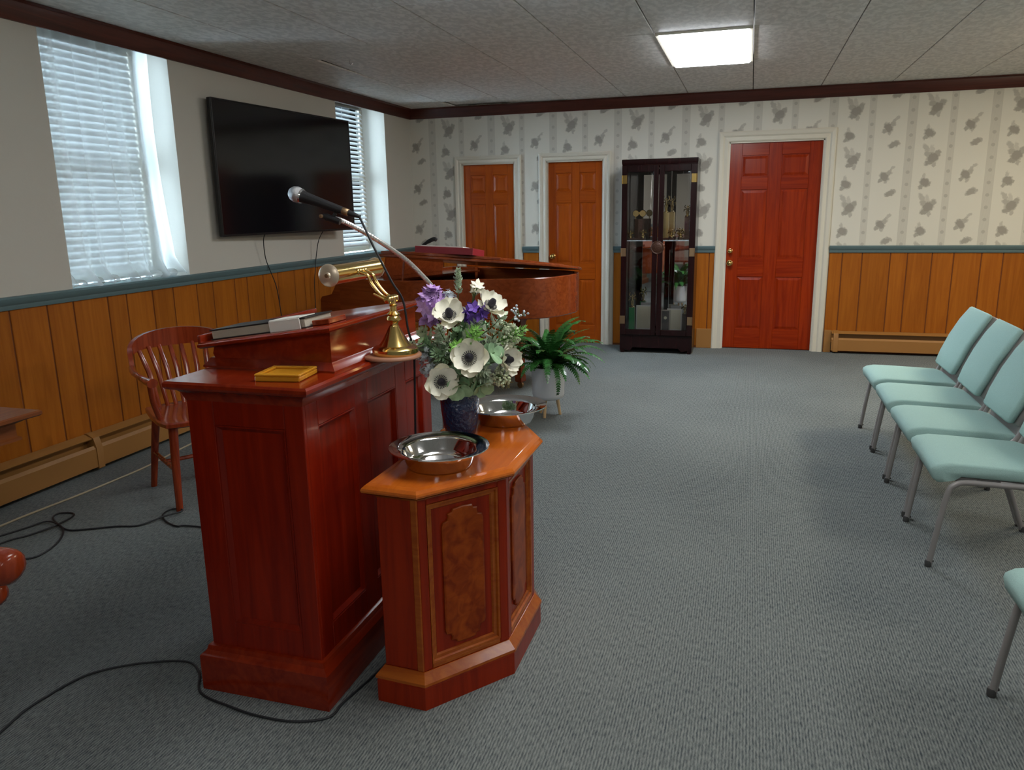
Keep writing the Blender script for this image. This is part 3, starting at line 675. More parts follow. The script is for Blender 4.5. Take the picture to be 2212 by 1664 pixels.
# ================================================================ CREDENCE TABLE
TP = [(2.60, -6.30), (2.758, -6.31), (2.955, -6.06), (2.955, -5.737), (2.785, -5.462), (2.60, -5.455)]
tb = thing('side_table', (2.76, -5.9, 0), 'small faceted cherry wood side table with burl panels in front of the lectern', 'table')
ctr = offset(TP, -.016)
m = MB(20); layers(m, TP, [(0, 0), (0, .070), (-.002, .074)]); m.build('plinth', 'tabw', tb, world=True)
m = MB(20); layers(m, TP, [(-.004, .074), (0.004, .078), (.003, .086), (-.012, .104), (-.018, .112), (-.03, .114)]); m.build('base_moulding', 'tabl', tb, world=True)
body = offset(TP, -.020)
inner = offset(body, -.014)
m = MB(20); m.prism(inner, .11, .65); m.build('body', 'tabw', tb, world=True)
def face_panel(p, q, hasburl):
    p, q = Vector(p), Vector(q); d = (q-p); Lg = d.length; d.normalize(); nrm = Vector((d.y, -d.x))
    f = lambda u, dep, z: (p.x+d.x*u+nrm.x*(dep-.014), p.y+d.y*u+nrm.y*(dep-.014), z)
    def bx(name, u0, u1, z0, z1, d0, d1, mt, ch=.003, xf=None):
        qd = MB(20); qd.loft([[Vector(f(a, d0, b)) for a, b in rect(u0, u1, z0, z1)], [Vector(f(a, d1-ch, b)) for a, b in rect(u0, u1, z0, z1)], [Vector(f(a, d1, b)) for a, b in offset(rect(u0, u1, z0, z1), -ch)]]); return qd.build(name, mt, tb, world=True)
    if not hasburl:
        bx('side_board', 0, Lg, .112, .655, 0, .013, 'tabw'); bx('corner_bead', Lg-.022, Lg, .112, .655, .012, .016, 'tabl'); return
    bx('pilaster', .0, .030, .112, .655, 0, .014, 'tabw'); bx('pilaster', Lg-.030, Lg, .112, .655, 0, .014, 'tabw')
    bx('rail', .030, Lg-.030, .112, .128, 0, .014, 'tabl'); bx('rail', .030, Lg-.030, .625, .655, 0, .014, 'tabw')
    # stepped moulding around the recess
    qd = MB(20); R = rect(.030, Lg-.030, .128, .625)
    qd.loft([[Vector(f(a, dep, b)) for a, b in offset(R, -o_)] for o_, dep in ((0, .0005), (0, .014), (.006, .013), (.009, .007), (.018, .006), (.022, .0005))], cap=False); qd.build('panel_moulding', 'tabl', tb, world=True)
    # shaped burl panel with notched, arched ends
    u0, u1 = .082, Lg-.078; z0, z1 = .165, .590; w = u1-u0; pts = []
    def end(zc, s):
        return [(u0, zc-s*.048), (u0+.004, zc-s*.036), (u0+.018, zc-s*.032), (u0+.022, zc-s*.022), (u0+.020, zc-s*.012), (u0+.034, zc-s*.009), (u0+.038, zc), (u0+w/2, zc+s*.003), (u1-.038, zc), (u1-.034, zc-s*.009), (u1-.020, zc-s*.012), (u1-.022, zc-s*.022), (u1-.018, zc-s*.032), (u1-.004, zc-s*.036), (u1, zc-s*.048)]
    poly = list(reversed(end(z0, -1))) + end(z1, 1)
    qd = MB(20); qd.loft([[Vector(f(a, dep, b)) for a, b in poly2] for dep, poly2 in ((.0003, poly), (.006, poly), (.008, [(u0+w/2+(a-u0-w/2)*.93, (z0+z1)/2+(b-(z0+z1)/2)*.985) for a, b in poly]))]); qd.build('burl_panel', 'burl', tb, world=True)
for k, hb in ((0, 0), (1, 1), (2, 1), (3, 1), (4, 0)):
    face_panel(body[k], body[k+1], hb)
m = MB(20); m.loft([[Vector((a, b, .112)) for a, b in offset([body[5], body[0]] and body, 0)], [Vector((a, b, .113)) for a, b in body]]); m.build('bottom_board', 'tabw', tb, world=True)
m = MB(25); layers(m, TP, [(-.022, .640), (-.018, .648), (-.012, .655), (-.006, .658), (.004, .658)]); m.build('cornice', 'tabl', tb, world=True)
m = MB(25); layers(m, TP, [(.002, .658), (.010, .662), (.012, .668), (.010, .674), (.002, .682), (-.004, .6835), (-.012, .684), (-.014, .685)]); m.build('tabletop', 'tabtop', tb, world=True)
# offering plates
def plate(x, y, label):
    t = thing('offering_plate', (x, y, .6853), label, 'plate', group='chrome offering plates')
    m = MB(50); m.lathe([(.001, .004), (.080, .004), (.090, .007), (.098, .018), (.107, .048), (.112, .053), (.130, .059), (.146, .061), (.150, .062), (.1505, .059), (.146, .0575), (.128, .055), (.110, .047), (.102, .016), (.094, .002), (.082, 0), (.001, 0)], (x, y, .6853), 64, cap=False); m.build('dish', 'chrome', t, world=True)
    return t
plate(2.741, -6.092, 'chrome offering plate at the near end of the side table')
plate(2.785, -5.572, 'chrome offering plate behind the blue vase, at the far end of the side table')
VX, VY = 2.690, -5.775
vs = thing('vase', (VX, VY, .6853), 'dark cobalt blue textured vase on the side table between two plates', 'vase')
m = MB(50); m.lathe([(.001, 0), (.044, 0), (.050, .006), (.058, .045), (.064, .09), (.066, .125), (.060, .155), (.050, .170), (.052, .178), (.046, .178), (.044, .165), (.052, .14), (.05, .03), (.001, .02)], (VX, VY, .6853), 48, cap=False); m.build('body', 'vase', vs, world=True)

# ================================================================ BOUQUET
mouth = Vector((VX, VY, .862))
def basis(n):
    n = Vector(n).normalized(); a = Vector((0, 0, 1)).cross(n)
    if a.length < .1: a = Vector((1, 0, 0))
    a.normalize(); return a, n.cross(a), n
CAMV = Vector((3.6, -8.15, 1.43))
def petal_mesh(L_, Wd, cup=.35, nu=7, nv=5):
    m = MB(80); rows = []
    for i in range(nu+1):
        t = i/nu; w = Wd*max(.20, max(0, 1-((t-.58)/.475)**4)**.5); row = []
        for j in range(nv+1):
            s = (j/nv-.5)*2
            row.append(Vector((s*w/2, t*L_*(1-.07*s*s*(t > .8)), cup*L_*(t*t*.55)+.22*Wd*s*s*t - .02*L_+.03*L_*math.sin(7*s+3*t)*t)))
        rows.append(row)
    return m.loft(rows, cap=False, closed=False)
def anemone(px, py, pz, r, nrm, label, npet=8, seed=0, cup=.35):
    rnd = random.Random(seed); c = Vector((px, py, pz)); a, b, n = basis(nrm)
    t = thing('anemone_flower', mouth, label, 'flower', group=None)
    off = c-mouth; R = Matrix((a, b, n)).transposed()
    first = None
    for k in range(npet):
        if first is None: o = petal_mesh(r, r*.86, cup).build('petal', 'petal', t); first = o
        else: o = first.copy(); C.objects.link(o)
        ang = 2*PI*k/npet*1.0+rnd.uniform(-.15, .15); lay = k % 2
        Mt = R.to_4x4() @ Matrix.Rotation(ang, 4, 'Z') @ Matrix.Rotation(.10+.22*lay+rnd.uniform(-.12, .12), 4, 'X') @ Matrix.Scale(rnd.uniform(.9, 1.06), 4)
        Mt.translation = off-n*.003*lay; o.matrix_local = Mt
    m = MB(60); m.lathe([(.001, 0), (.16*r, .004), (.22*r, .014*r/.05), (.15*r, .026*r/.05), (.001, .03*r/.05)], off, 16, n, cap=False)
    for k in range(22):
        q = 2*PI*k/22; d = (a*math.cos(q)+b*math.sin(q)); m.tube([off+n*.004, off+d*.24*r+n*.10*r, off+d*.36*r+n*.16*r], [.0008, .0007, .0015], 4)
    m.build('centre', 'pcentre', t)
    m = MB(60); m.tube(spline([(0, 0, -.10), (off.x*.25, off.y*.25, off.z*.45), off-n*.01], 5), .0022, 6); m.build('stem', 'stem', t)
    return t
toc = lambda x, y, z: (CAMV-Vector((x, y, z))).normalized()
def fl(x, z, y, r, tilt, label, seed, **k):
    n = toc(x, y, z)+Vector(tilt); anemone(x, y, z, r*1.08, n, label, seed=seed, **k)
fl(2.695, 1.100, -5.855, .058, (-.15, .1, .9), 'white anemone with dark eye at upper left, beside the lilac bloom', 1)
fl(2.812, 1.128, -5.80, .055, (.5, .5, .9), 'white anemone turned upward behind the violet bloom', 2)
fl(2.775, .975, -5.90, .062, (-.1, 0, .25), 'large open white anemone at the centre of the bouquet', 3)
fl(2.672, .897, -5.90, .058, (.45, -.1, -.1), 'white anemone lowest at the left above the near plate', 4, cup=.5)
fl(2.862, .955, -5.80, .052, (1.4, .3, .15), 'white anemone seen side-on at the right edge', 5, cup=.5)
fl(2.70, .905, -5.84, .034, (.6, 0, .6), 'small half-hidden white bloom behind the lowest left anemone', 6, npet=5)
def blossoms(name, x, y, z, r, n, mt, label, cat='flower', fs=.016, seed=0, squash=1.0, shape='star'):
    """cluster of little florets on one stalk"""
    rnd = random.Random(seed); t = thing(name, mouth, label, cat); c = Vector((x, y, z))-mouth
    m = MB(60)
    for k in range(n):
        d = Vector((rnd.gauss(0, 1), rnd.gauss(0, 1), rnd.gauss(0, 1))).normalized(); p = c+Vector((d.x, d.y, d.z*squash))*r*rnd.uniform(.55, 1)
        a, b, nn = basis(d)
        if shape == 'star':
            for q in range(5):
                an = 2*PI*q/5+k; u = a*math.cos(an)+b*math.sin(an); v = nn.cross(u)
                s = fs*rnd.uniform(.7, 1.2)
                m.bm.faces.new([m.bm.verts.new(w) for w in (p, p+u*s*.5+v*s*.32+nn*s*.15, p+u*s+nn*s*.35, p+u*s*.5-v*s*.32+nn*s*.15)])
        else:
            m.lathe([(.0005, -fs*.5), (fs*.45, -fs*.15), (fs*.45, fs*.2), (.0005, fs*.5)], p, 5, d)
    o = m.build('florets', mt, t); o['kind'] = 'stuff'
    m = MB(); m.tube(spline([(0, 0, -.09), c*.45+Vector((0, 0, .02)), c], 4), .0018, 5)
    for k in range(6):
        d = Vector((rnd.uniform(-1, 1), rnd.uniform(-1, 1), rnd.uniform(-.5, 1))).normalized(); m.tube([c-Vector((0, 0, r*.4)), c+d*r*.7], .0009, 4)
    m.build('stem', 'stem', t); return t
blossoms('lilac_bloom', 2.612, -5.80, 1.125, .046, 46, 'lilac', 'pale lilac cluster bloom at the top left of the bouquet', fs=.030, seed=1, squash=1.35)
blossoms('violet_bloom', 2.778, -5.84, 1.112, .030, 30, 'violet', 'deep violet cluster bloom at the top of the bouquet', fs=.026, seed=2)
blossoms('white_blossom', 2.763, -5.78, 1.186, .012, 6, 'petal', 'tiny white blossom standing highest right of the sage spike', fs=.022, seed=3)
blossoms('seed_head', 2.868, -5.78, 1.030, .038, 150, 'pale', 'pale green lacy seed head, upper one on the right side', fs=.009, seed=4, squash=1.2, shape='bud')
blossoms('seed_head', 2.855, -5.83, .905, .033, 120, 'pale', 'pale green lacy seed head, lower one on the right side', fs=.009, seed=5, squash=1.2, shape='bud')
blossoms('silver_sprig', 2.905, -5.78, 1.105, .028, 26, 'silver', 'wispy silvery sprig at the upper right tip', 'sprig', fs=.009, seed=6, shape='bud')
blossoms('silver_sprig', 2.590, -5.84, .975, .036, 70, 'silver', 'wispy silvery blue sprig at the left, above the lowest anemone', 'sprig', fs=.010, seed=7)
blossoms('silver_sprig', 2.615, -5.86, .925, .026, 50, 'silver', 'small silvery sprig at the lower left beside the brass lamp', 'sprig', fs=.010, seed=17)
blossoms('silver_sprig', 2.655, -5.76, 1.150, .030, 40, 'silver', 'thin silvery sprig between the lilac bloom and the sage spike', 'sprig', fs=.009, seed=8)
def sprig(x, y, z, n, ls, lw, mt, label, seed=0, start=.35, spread=1.0, name='leafy_sprig', kind_round=False, droop=0):
    rnd = random.Random(seed); t = thing(name, mouth, label, 'sprig'); c = Vector((x, y, z))-mouth
    path = spline([(0, 0, -.09), (c.x*.2, c.y*.2, c.z*.45), c*.8+Vector((0, 0, .01)), c], 6)
    m = MB(); m.tube(path, .0018, 5); m.build('stem', 'stem', t)
    m = MB(60)
    for k in range(n):
        tt = start+(1-start)*(k/(n-1)) if n > 1 else 1; f = tt*(len(path)-1); i = min(int(f), len(path)-2); p = path[i].lerp(path[i+1], f-i)
        dr = (path[i+1]-path[i]).normalized(); an = k*2.4+rnd.uniform(-.4, .4); a, b, nn = basis(dr)
        u = (a*math.cos(an)+b*math.sin(an))*spread+dr*rnd.uniform(.25, .8)-Vector((0, 0, droop)); u.normalize(); v = u.cross(dr+Vector((.01, .02, 0))).normalized(); w = u.cross(v)
        L_ = ls*rnd.uniform(.75, 1.15)*(1-.45*max(0, tt-.7)/.3*(0 if kind_round else 1)); W_ = lw*L_/ls
        if kind_round:
            ring = [p+u*(L_*.5+L_*.5*math.cos(q*PI/4))+v*W_*math.sin(q*PI/4)+w*.12*L_*math.cos(q*PI/4)**2 for q in range(8)]
            m.bm.faces.new([m.bm.verts.new(s) for s in ring])
        else:
            P_ = [p, p+u*L_*.35+v*W_+w*L_*.08, p+u*L_*.7+v*W_*.8+w*L_*.04, p+u*L_-w*L_*.1, p+u*L_*.7-v*W_*.8+w*L_*.04, p+u*L_*.35-v*W_+w*L_*.08]
            mid = m.bm.verts.new(p+u*L_*.5); vv = [m.bm.verts.new(s) for s in P_]
            for q in range(6): m.bm.faces.new((mid, vv[q], vv[(q+1) % 6]))
    o = m.build('leaves', mt, t); o['kind'] = 'stuff'; return t
sprig(2.693, -5.76, 1.245, 70, .020, .007, 'sage', 'tall grey-green sage spike rising highest from the bouquet', 1, .62, .9, 'sage_spike')
sprig(2.930, -5.80, 1.062, 46, .026, .0045, 'fernl', 'bright green feathery sprig reaching out at the right', 2, .55)
sprig(2.800, -5.90, 1.068, 60, .036, .0045, 'fernl', 'bright green feathery sprig in the upper middle below the violet bloom', 3, .35)
sprig(2.735, -5.91, 1.02, 50, .034, .005, 'fernl', 'feathery green sprig left of the upper middle', 4, .35)
sprig(2.66, -5.90, .99, 60, .032, .005, 'euc', 'dark green feathery sprig at the left', 5, .3)
sprig(2.570, -5.80, 1.045, 26, .040, .014, 'sage', 'pale grey-green leafy sprig at the left edge of the bouquet', 6, .45)
sprig(2.600, -5.86, 1.02, 30, .036, .012, 'euc', 'mid green leafy sprig behind the left anemones', 7, .35)
sprig(2.545, -5.84, 1.005, 24, .036, .013, 'sage', 'pale leafy sprig stretching lowest over the lamp base', 8, .45)
sprig(2.852, -5.78, 1.105, 30, .034, .013, 'sage', 'blue-green leafy sprig below the upward white anemone', 9, .5)
sprig(2.84, -5.72, 1.06, 50, .030, .006, 'euc', 'dark feathery sprig deep at the upper right', 10, .35)
sprig(2.700, -5.72, 1.10, 44, .032, .010, 'euc', 'mid green sprig at the back of the bouquet', 11, .3)
sprig(2.845, -5.86, .990, 16, .044, .022, 'euc', 'round-leaved eucalyptus sprig right of the central anemone', 12, .3, 1, 'eucalyptus_sprig', True)
sprig(2.735, -5.885, .875, 16, .046, .024, 'euc', 'round-leaved eucalyptus sprig spilling over the middle of the vase rim', 13, .25, 1, 'eucalyptus_sprig', True, .3)
sprig(2.675, -5.865, .872, 14, .046, .024, 'euc', 'round-leaved eucalyptus sprig spilling over the left of the vase rim', 14, .25, 1, 'eucalyptus_sprig', True, .3)
sprig(2.79, -5.84, .872, 14, .044, .023, 'euc', 'round-leaved eucalyptus sprig spilling over the right of the vase rim', 15, .25, 1, 'eucalyptus_sprig', True, .3)
sprig(2.87, -5.80, .875, 40, .036, .005, 'olive', 'drooping olive feathery sprig at the lower right', 16, .4)
sprig(2.815, -5.86, .93, 50, .034, .006, 'sage', 'grey-green feathery sprig right of the vase', 17, .3)
sprig(2.745, -5.76, 1.165, 3, .07, .016, 'olive', 'olive brown bract standing behind the top blooms', 18, .85, .2)
sprig(2.80, -5.72, .98, 60, .034, .009, 'euc', 'dark green filler sprig deep at the right', 19, .2)
sprig(2.66, -5.74, .96, 60, .034, .009, 'euc', 'dark green filler sprig deep at the left', 20, .2)
sprig(2.76, -5.88, 1.00, 70, .030, .008, 'sage', 'grey-green filler sprig behind the central anemone', 21, .15)

fill = [(2.63, -5.80, 1.03, 'sage', 'left shoulder'), (2.71, -5.83, 1.05, 'euc', 'space between the two upper anemones'), (2.83, -5.80, 1.01, 'sage', 'right shoulder'), (2.885, -5.76, .98, 'euc', 'far right'),
        (2.60, -5.78, .94, 'sage', 'far left'), (2.79, -5.86, 1.09, 'sage', 'foot of the violet bloom'), (2.72, -5.88, .93, 'euc', 'gap left of the central anemone'), (2.82, -5.85, .90, 'sage', 'lower right flank'),
        (2.65, -5.84, 1.06, 'sage', 'foot of the lilac bloom'), (2.88, -5.74, 1.05, 'sage', 'right side behind the seed heads'), (2.76, -5.70, 1.06, 'euc', 'back of the bouquet'), (2.57, -5.80, .99, 'euc', 'left edge under the pale leaves')]
for q, (x, y, zz, mt, wh) in enumerate(fill):
    sprig(x, y, zz, 74, .034, .0085 if q % 2 else .0055, mt, '%s filler sprig at the %s' % ('pale grey-green' if mt == 'sage' else 'mid green', wh), 40+q, .25)

# ================================================================ CORDS ON THE FLOOR
def cord(pts, r, mt, label, name='cable', cat='cable'):
    m = MB(60); m.tube(spline(pts, 5), r, 8); o = m.build(name, mt, None, origin=pts[0][:2]+(0,)); tag(o, label, cat); return o
z = .0055
cord([(1.9, -5.33, z), (1.182, -5.331, z), (1.097, -5.353, z), (1.004, -5.32, z), (.924, -5.252, z), (.914, -5.181, z), (.975, -5.18, .012), (.997, -5.215, .014), (.962, -5.29, .016), (.906, -5.391, z), (.807, -5.428, z), (.704, -5.488, z), (.627, -5.519, z), (.538, -5.487, z), (.427, -5.422, z), (.405, -5.366, z), (.477, -5.350, z), (.525, -5.416, .012), (.532, -5.533, .014), (.49, -5.62, z), (.447, -5.725, z), (.45, -6.1, z)], .0042, 'cable', 'black cable looped over the carpet beside the wooden armchair')
cord([(.33, -5.75, z), (.381, -5.621, z), (.405, -5.544, z), (.448, -5.475, z+.006), (.556, -5.504, .015), (.63, -5.557, z), (.702, -5.668, z), (.724, -5.784, z), (.662, -5.842, z), (.628, -5.879, z), (.55, -6.1, z)], .0042, 'cable', 'second black cable curled at the left edge of the carpet')
cord([(.264, -6.4, z), (.264, -5.569, z), (.268, -5.421, z), (.288, -5.191, z), (.297, -5.049, z), (.303, -4.86, z), (.300, -4.629, z), (.25, -4.2, z), (.2, -3.4, z)], .0055, 'beige', 'beige extension cord along the foot of the left heater')

# ================================================================ TELEVISION
tl, tr_ = Vector((.075, -3.452, 0)), Vector((.205, -1.775, 0)); dv = (tr_-tl); TVW = dv.length; rzt = math.atan2(dv.y, dv.x)
tv = thing('television', ((tl.x+tr_.x)/2, (tl.y+tr_.y)/2, 1.275), 'large black flat-screen television mounted on the left wall', 'television', rzt)
TH = .928   # local: x along width, -y = towards the room
m = MB(); m.box(-TVW/2, TVW/2, .002, .035, 0, TH, bev=.004); m.build('housing', 'tvframe', tv)
m = MB(); m.box(-TVW/2+.010, TVW/2-.010, -.0015, .003, .016, TH-.010); m.build('screen', 'tvscreen', tv)
for a in ((-TVW/2, TVW/2, 0, .015), (-TVW/2, TVW/2, TH-.009, TH), (-TVW/2, -TVW/2+.009, .015, TH-.009), (TVW/2-.009, TVW/2, .015, TH-.009)):
    m = MB(); m.box(a[0], a[1], -.005, .004, a[2], a[3], bev=.001); m.build('bezel', 'tvframe', tv)
m = MB(); m.box(-.30, .30, .035, .055, .3, .62); m.build('mount', 'black', tv)
m = MB(); m.box(-.035, .035, .05, .125, .40, .52); m.build('mount_arm', 'black', tv)
cord([(.11, -2.98, 1.30), (.07, -2.97, 1.24), (.045, -2.93, 1.10), (.05, -2.88, .98), (.05, -2.82, .85), (.05, -2.78, .60), (.10, -2.77, .26)], .0035, 'cable', 'black cable hanging under the left half of the television')
cord([(.14, -2.18, 1.30), (.08, -2.19, 1.20), (.05, -2.20, 1.06), (.055, -2.24, .95), (.05, -2.26, .80), (.05, -2.26, .50), (.10, -2.25, .26)], .0035, 'cable', 'black cable hanging under the right half of the television')

# ================================================================ WOODEN ARMCHAIR (faces -y in its own frame)
def armchair(loc, rz, label):
    t = thing('wooden_armchair', loc, label, 'chair', rz)
    m = MB(40)  # saddle seat
    sp_ = [(-.22, .20), (-.245, 0), (-.25, -.15), (-.235, -.225), (-.17, -.245), (.17, -.245), (.235, -.225), (.25, -.15), (.245, 0), (.22, .20), (.12, .225), (-.12, .225)]
    m.loft([[Vector((a*k, b*k, z)) for a, b in sp_] for k, z in ((.95, .420), (1, .428), (1, .445), (.97, .452), (.8, .447), (.4, .440))]); m.build('seat', 'chairw', t)
    for s in (-1, 1):
        m = MB(40); m.tube([(s*.195, -.19, .425), (s*.205, -.20, .25), (s*.215, -.215, 0)], [.023, .021, .017], 10); m.build('leg', 'chairw', t)
        m = MB(40); m.tube([(s*.175, .17, .425), (s*.19, .21, .25), (s*.21, .255, 0)], [.022, .020, .016], 10); m.build('leg', 'chairw', t)
        m = MB(40); m.tube([(s*.205, -.20, .20), (s*.197, .21, .20)], .011, 8); m.build('stretcher', 'chairw', t)
        m = MB(40); m.tube(spline([(s*.225, -.10, .445), (s*.250, -.11, .54), (s*.262, -.13, .645)], 4), .015, 10); m.build('arm_post', 'chairw', t)
    m = MB(40); m.tube([(-.205, 0, .2), (.205, 0, .2)], .011, 8); m.build('stretcher', 'chairw', t)
    # bow: horseshoe arm rail
    ap = [(-.270, -.215, .655), (-.285, -.12, .662), (-.285, .05, .668), (-.265, .17, .675), (-.19, .255, .69), (0, .285, .70), (.19, .255, .69), (.265, .17, .675), (.285, .05, .668), (.285, -.12, .662), (.270, -.215, .655)]
    # tall crest with steam bent top
    for s in (-1, 1):
        m = MB(50)
        q = [(s*abs(x), y, zz) for x, y, zz in ap[:4]]; P_ = spline(q, 6)
        m.tube(P_, [.016+.012*max(0, 1-k/8) for k in range(len(P_))], 10, squash=.8); m.build('arm_rest', 'chairw', t)
    back = []
    for k in range(25):
        a = PI*k/24; x = -.262*math.cos(a); y = .17+.115*math.sin(a); zz = .665+.170*math.sin(a)**.42 if math.sin(a) > 0 else .665
        back.append((x, y+.10*(zz-.665)/.2*.5, zz))
    m = MB(50); lo = []
    for k, (x, y, zz) in enumerate(back):
        h_ = .030+.060*math.sin(PI*k/24)**1.2; nx, ny = x/.262, (y-.17)/.115; L2 = math.hypot(nx, ny) or 1; nx, ny = nx/L2, ny/L2
        lo.append([Vector((x+nx*.011, y+ny*.011, zz+.004)), Vector((x-nx*.011, y-ny*.011, zz+.004)), Vector((x-nx*.011, y-ny*.011, zz-h_)), Vector((x+nx*.011, y+ny*.011, zz-h_))])
    m.loft(lo); m.build('crest_rail', 'chairw', t)
    for k in range(8):
        s = -1+2*k/7; x0 = s*.155; y0 = .195-.03*s*s; x1 = s*.205; y1 = .335-.085*s*s*1.1; z1 = .765-.02*s*s
        m = MB(40); m.tube([(x0, y0, .44), ((x0+x1)/2, (y0+y1)/2-.015, .63), (x1, y1, z1)], [.011, .014, .011], 8, squash=.55); m.build('slat', 'chairw', t)
    return t
armchair((.903, -4.877, 0), math.radians(56), 'glossy reddish wooden armchair with slatted curved back by the left wall')

# ================================================================ LEFT TABLE (corner shows at the frame edge)
lt = thing('wooden_table', (.62, -6.5, 0), 'brown wooden table with moulded edge, its corner at the left picture edge', 'table')
R = rect(.30, .965, -7.3, -5.90)
m = MB(25); layers(m, R, [(.0, .672), (.014, .676), (.022, .682), (.022, .694), (.016, .699), (0, .700)]); m.build('tabletop', 'walnut', lt, world=True)
m = MB(25); layers(m, R, [(-.05, .585), (-.034, .590), (-.034, .600), (-.045, .608), (-.045, .655), (-.030, .662), (-.010, .672)]); m.build('apron', 'walnut', lt, world=True)
m = MB(25); layers(m, rect(.42, .80, -7.1, -6.25), [(0, 0), (0, .08), (-.03, .1), (-.03, .55), (.02, .585)]); m.build('pedestal', 'walnut', lt, world=True)

# bench whose scrolled arm end shows at the left edge of the picture
bn = thing('wooden_bench', (1.62, -7.45, 0), 'reddish wooden bench, only its rounded arm end shows at the left edge', 'bench')
m = MB(30); m.box(1.30, 1.76, -7.95, -6.92, .40, .435, bev=.008); m.build('seat', 'chairw', bn, world=True)
m = MB(30); m.box(1.27, 1.30, -7.95, -6.92, .40, .88, bev=.008); m.build('backrest', 'chairw', bn, world=True)
for y in (-7.93, -6.925):
    m = MB(50); m.tube(spline([(1.29, y, .62), (1.60, y, .662), (1.94, y, .662), (2.040, y, .648)], 6), [.030]*12+[.034, .038, .041, .043, .042, .036, .018], 14); m.build('arm_rest', 'chairw', bn, world=True)
    m = MB(50); m.tube(spline([(1.70, y, .44), (1.75, y, .52), (1.90, y, .572), (1.985, y, .582)], 6), [.022]*13+[.024, .026, .028, .029, .026, .012], 12); m.build('arm_bracket', 'chairw', bn, world=True)
    for x in (1.31, 1.72):
        m = MB(); m.box(x-.02, x+.02, y-.02+(.03 if y < -7.5 else -.03), y+.02+(.03 if y < -7.5 else -.03), 0, .40, bev=.004); m.build('leg', 'chairw', bn, world=True)

# ================================================================ GRAND PIANO  (local x: keyboard -> tail, local -y: treble side)
pn = thing('grand_piano', (.745, -1.99, 0), 'walnut baby grand piano with lid slightly raised in the far left corner', 'piano', math.radians(-20))
PO = [(0, -.70), (.42, -.70), (.60, -.685), (.78, -.60), (.95, -.46), (1.10, -.30), (1.25, -.18), (1.38, -.09), (1.46, 0.02), (1.50, .16), (1.50, .34), (1.46, .52), (1.36, .65), (1.2, .70), (0, .70)]
POs = []
n_ = len(PO)
sm = spline([(*p, 0) for p in PO[:14]], 4); POs = [(p.x, p.y) for p in sm]+[(0, .70)]
m = MB(30)
outer = POs; innr = offset(POs, -.035)
RT, RB = .925, .615
m.loft([[Vector((a, b, z)) for a, b in q] for q, z in ((innr, RB+.05), (innr, RT-.004), (offset(POs, -.030), RT), (offset(POs, -.004), RT), (outer, RT-.006), (outer, RB+.008), (offset(POs, -.008), RB), (innr, RB), (innr, RB+.05))], cap=False); m.build('rim', 'pianow', pn)
m = MB(); m.prism(offset(POs, -.034), RB+.04, RB+.06); m.build('soundboard', 'gold_wood', pn)
m = MB(20); m.prism([(.42, -.62), (.6, -.60), (.9, -.40), (1.15, -.16), (1.36, .05), (1.42, .3), (1.3, .6), (.42, .64)], RB+.16, RB+.175); m.build('plate', 'gold', pn)
m = MB()
for k in range(40): m.tube([(.45, -.58+k*.03, RB+.19), (.62+.62*min(1, (k+2)/26), -.52+k*.0285, RB+.19)], .0012, 4)
m.build('strings', 'chrome', pn)['kind'] = 'stuff'
m = MB(); m.box(-.22, .36, -.66, .66, RB, RB+.045, bev=.004); m.build('keybed', 'pianow', pn)
for s in (-1, 1):
    m = MB(30); m.prism([(-.24, RB), (.30, RB), (.30, RT), (.04, RT), (-.05, .86), (-.10, .79), (-.22, .765), (-.24, .74)], s*.70, s*.625, lambda a, b, t: (a, t, b)); m.build('arm_cheek', 'pianow', pn)
m = MB()
for k in range(52): m.box(-.19, -.04, -.61+k*.0235, -.61+k*.0235+.0225, RB+.046, RB+.085, bev=.0008)
m.build('white_keys', 'white', pn)['kind'] = 'stuff'
m = MB()
for k in range(51):
    if k % 7 not in (2, 6): m.box(-.14, -.04, -.61+(k+1)*.0235-.006, -.61+(k+1)*.0235+.006, RB+.085, RB+.098, bev=.001)
m.build('black_keys', 'black', pn)['kind'] = 'stuff'
m = MB(); m.box(-.035, -.015, -.62, .62, RB+.05, RT-.02, bev=.002); m.build('fallboard', 'pianow', pn)
m = MB(); m.box(.0, .36, -.62, .62, RT-.035, RT-.02); m.build('music_shelf', 'pianow', pn)
# lid, hinged on the spine (y=+.70), tilted up at the treble side, front flap folded back on top
LA = math.radians(7.0)
ML = Matrix.Translation((0, .70, RT+.001)) @ Matrix.Rotation(-LA, 4, 'X') @ Matrix.Translation((0, -.70, 0))
lidp = [p for p in offset(POs, .022)]
cut = []
for (a, b) in lidp:
    cut.append((max(a, .46), b))
m = MB(30); lo = []
for d, z_ in ((-.006, .002), (0, .006), (0, .018), (-.006, .023)): lo.append([ML @ Vector((a, b, z_)) for a, b in [(max(p[0], .46), p[1]) for p in offset(POs, .022+d)]])
m.loft(lo); m.build('lid', 'pianow', pn)
m = MB(); flap = rect(.47, .93, -.66, .69)
lo = []
for d, z_ in ((-.004, .025), (0, .028), (0, .043), (-.005, .047)): lo.append([ML @ Vector((a, b, z_)) for a, b in offset([(.47, -.695), (.70, -.66), (.86, -.54), (1.04, -.36), (1.22, -.20), (1.22, .67), (.47, .69)], d)])
m.loft(lo); m.build('lid_flap', 'pianow', pn)
m = MB(); m.tube([(.62, -.62, RT-.01), (.63, -.60, RT+.155)], .008, 8); m.build('lid_prop', 'pianow', pn)
m = MB(30)
MD = Matrix.Translation((.14, 0, RT-.02)) @ Matrix.Rotation(math.radians(15), 4, 'Y')
m.box(-.006, .006, -.36, .36, .0, .20, bev=.004, M=MD); m.box(-.05, .006, -.36, .36, .0, .012, bev=.002, M=MD); m.build('music_desk', 'pianow', pn)
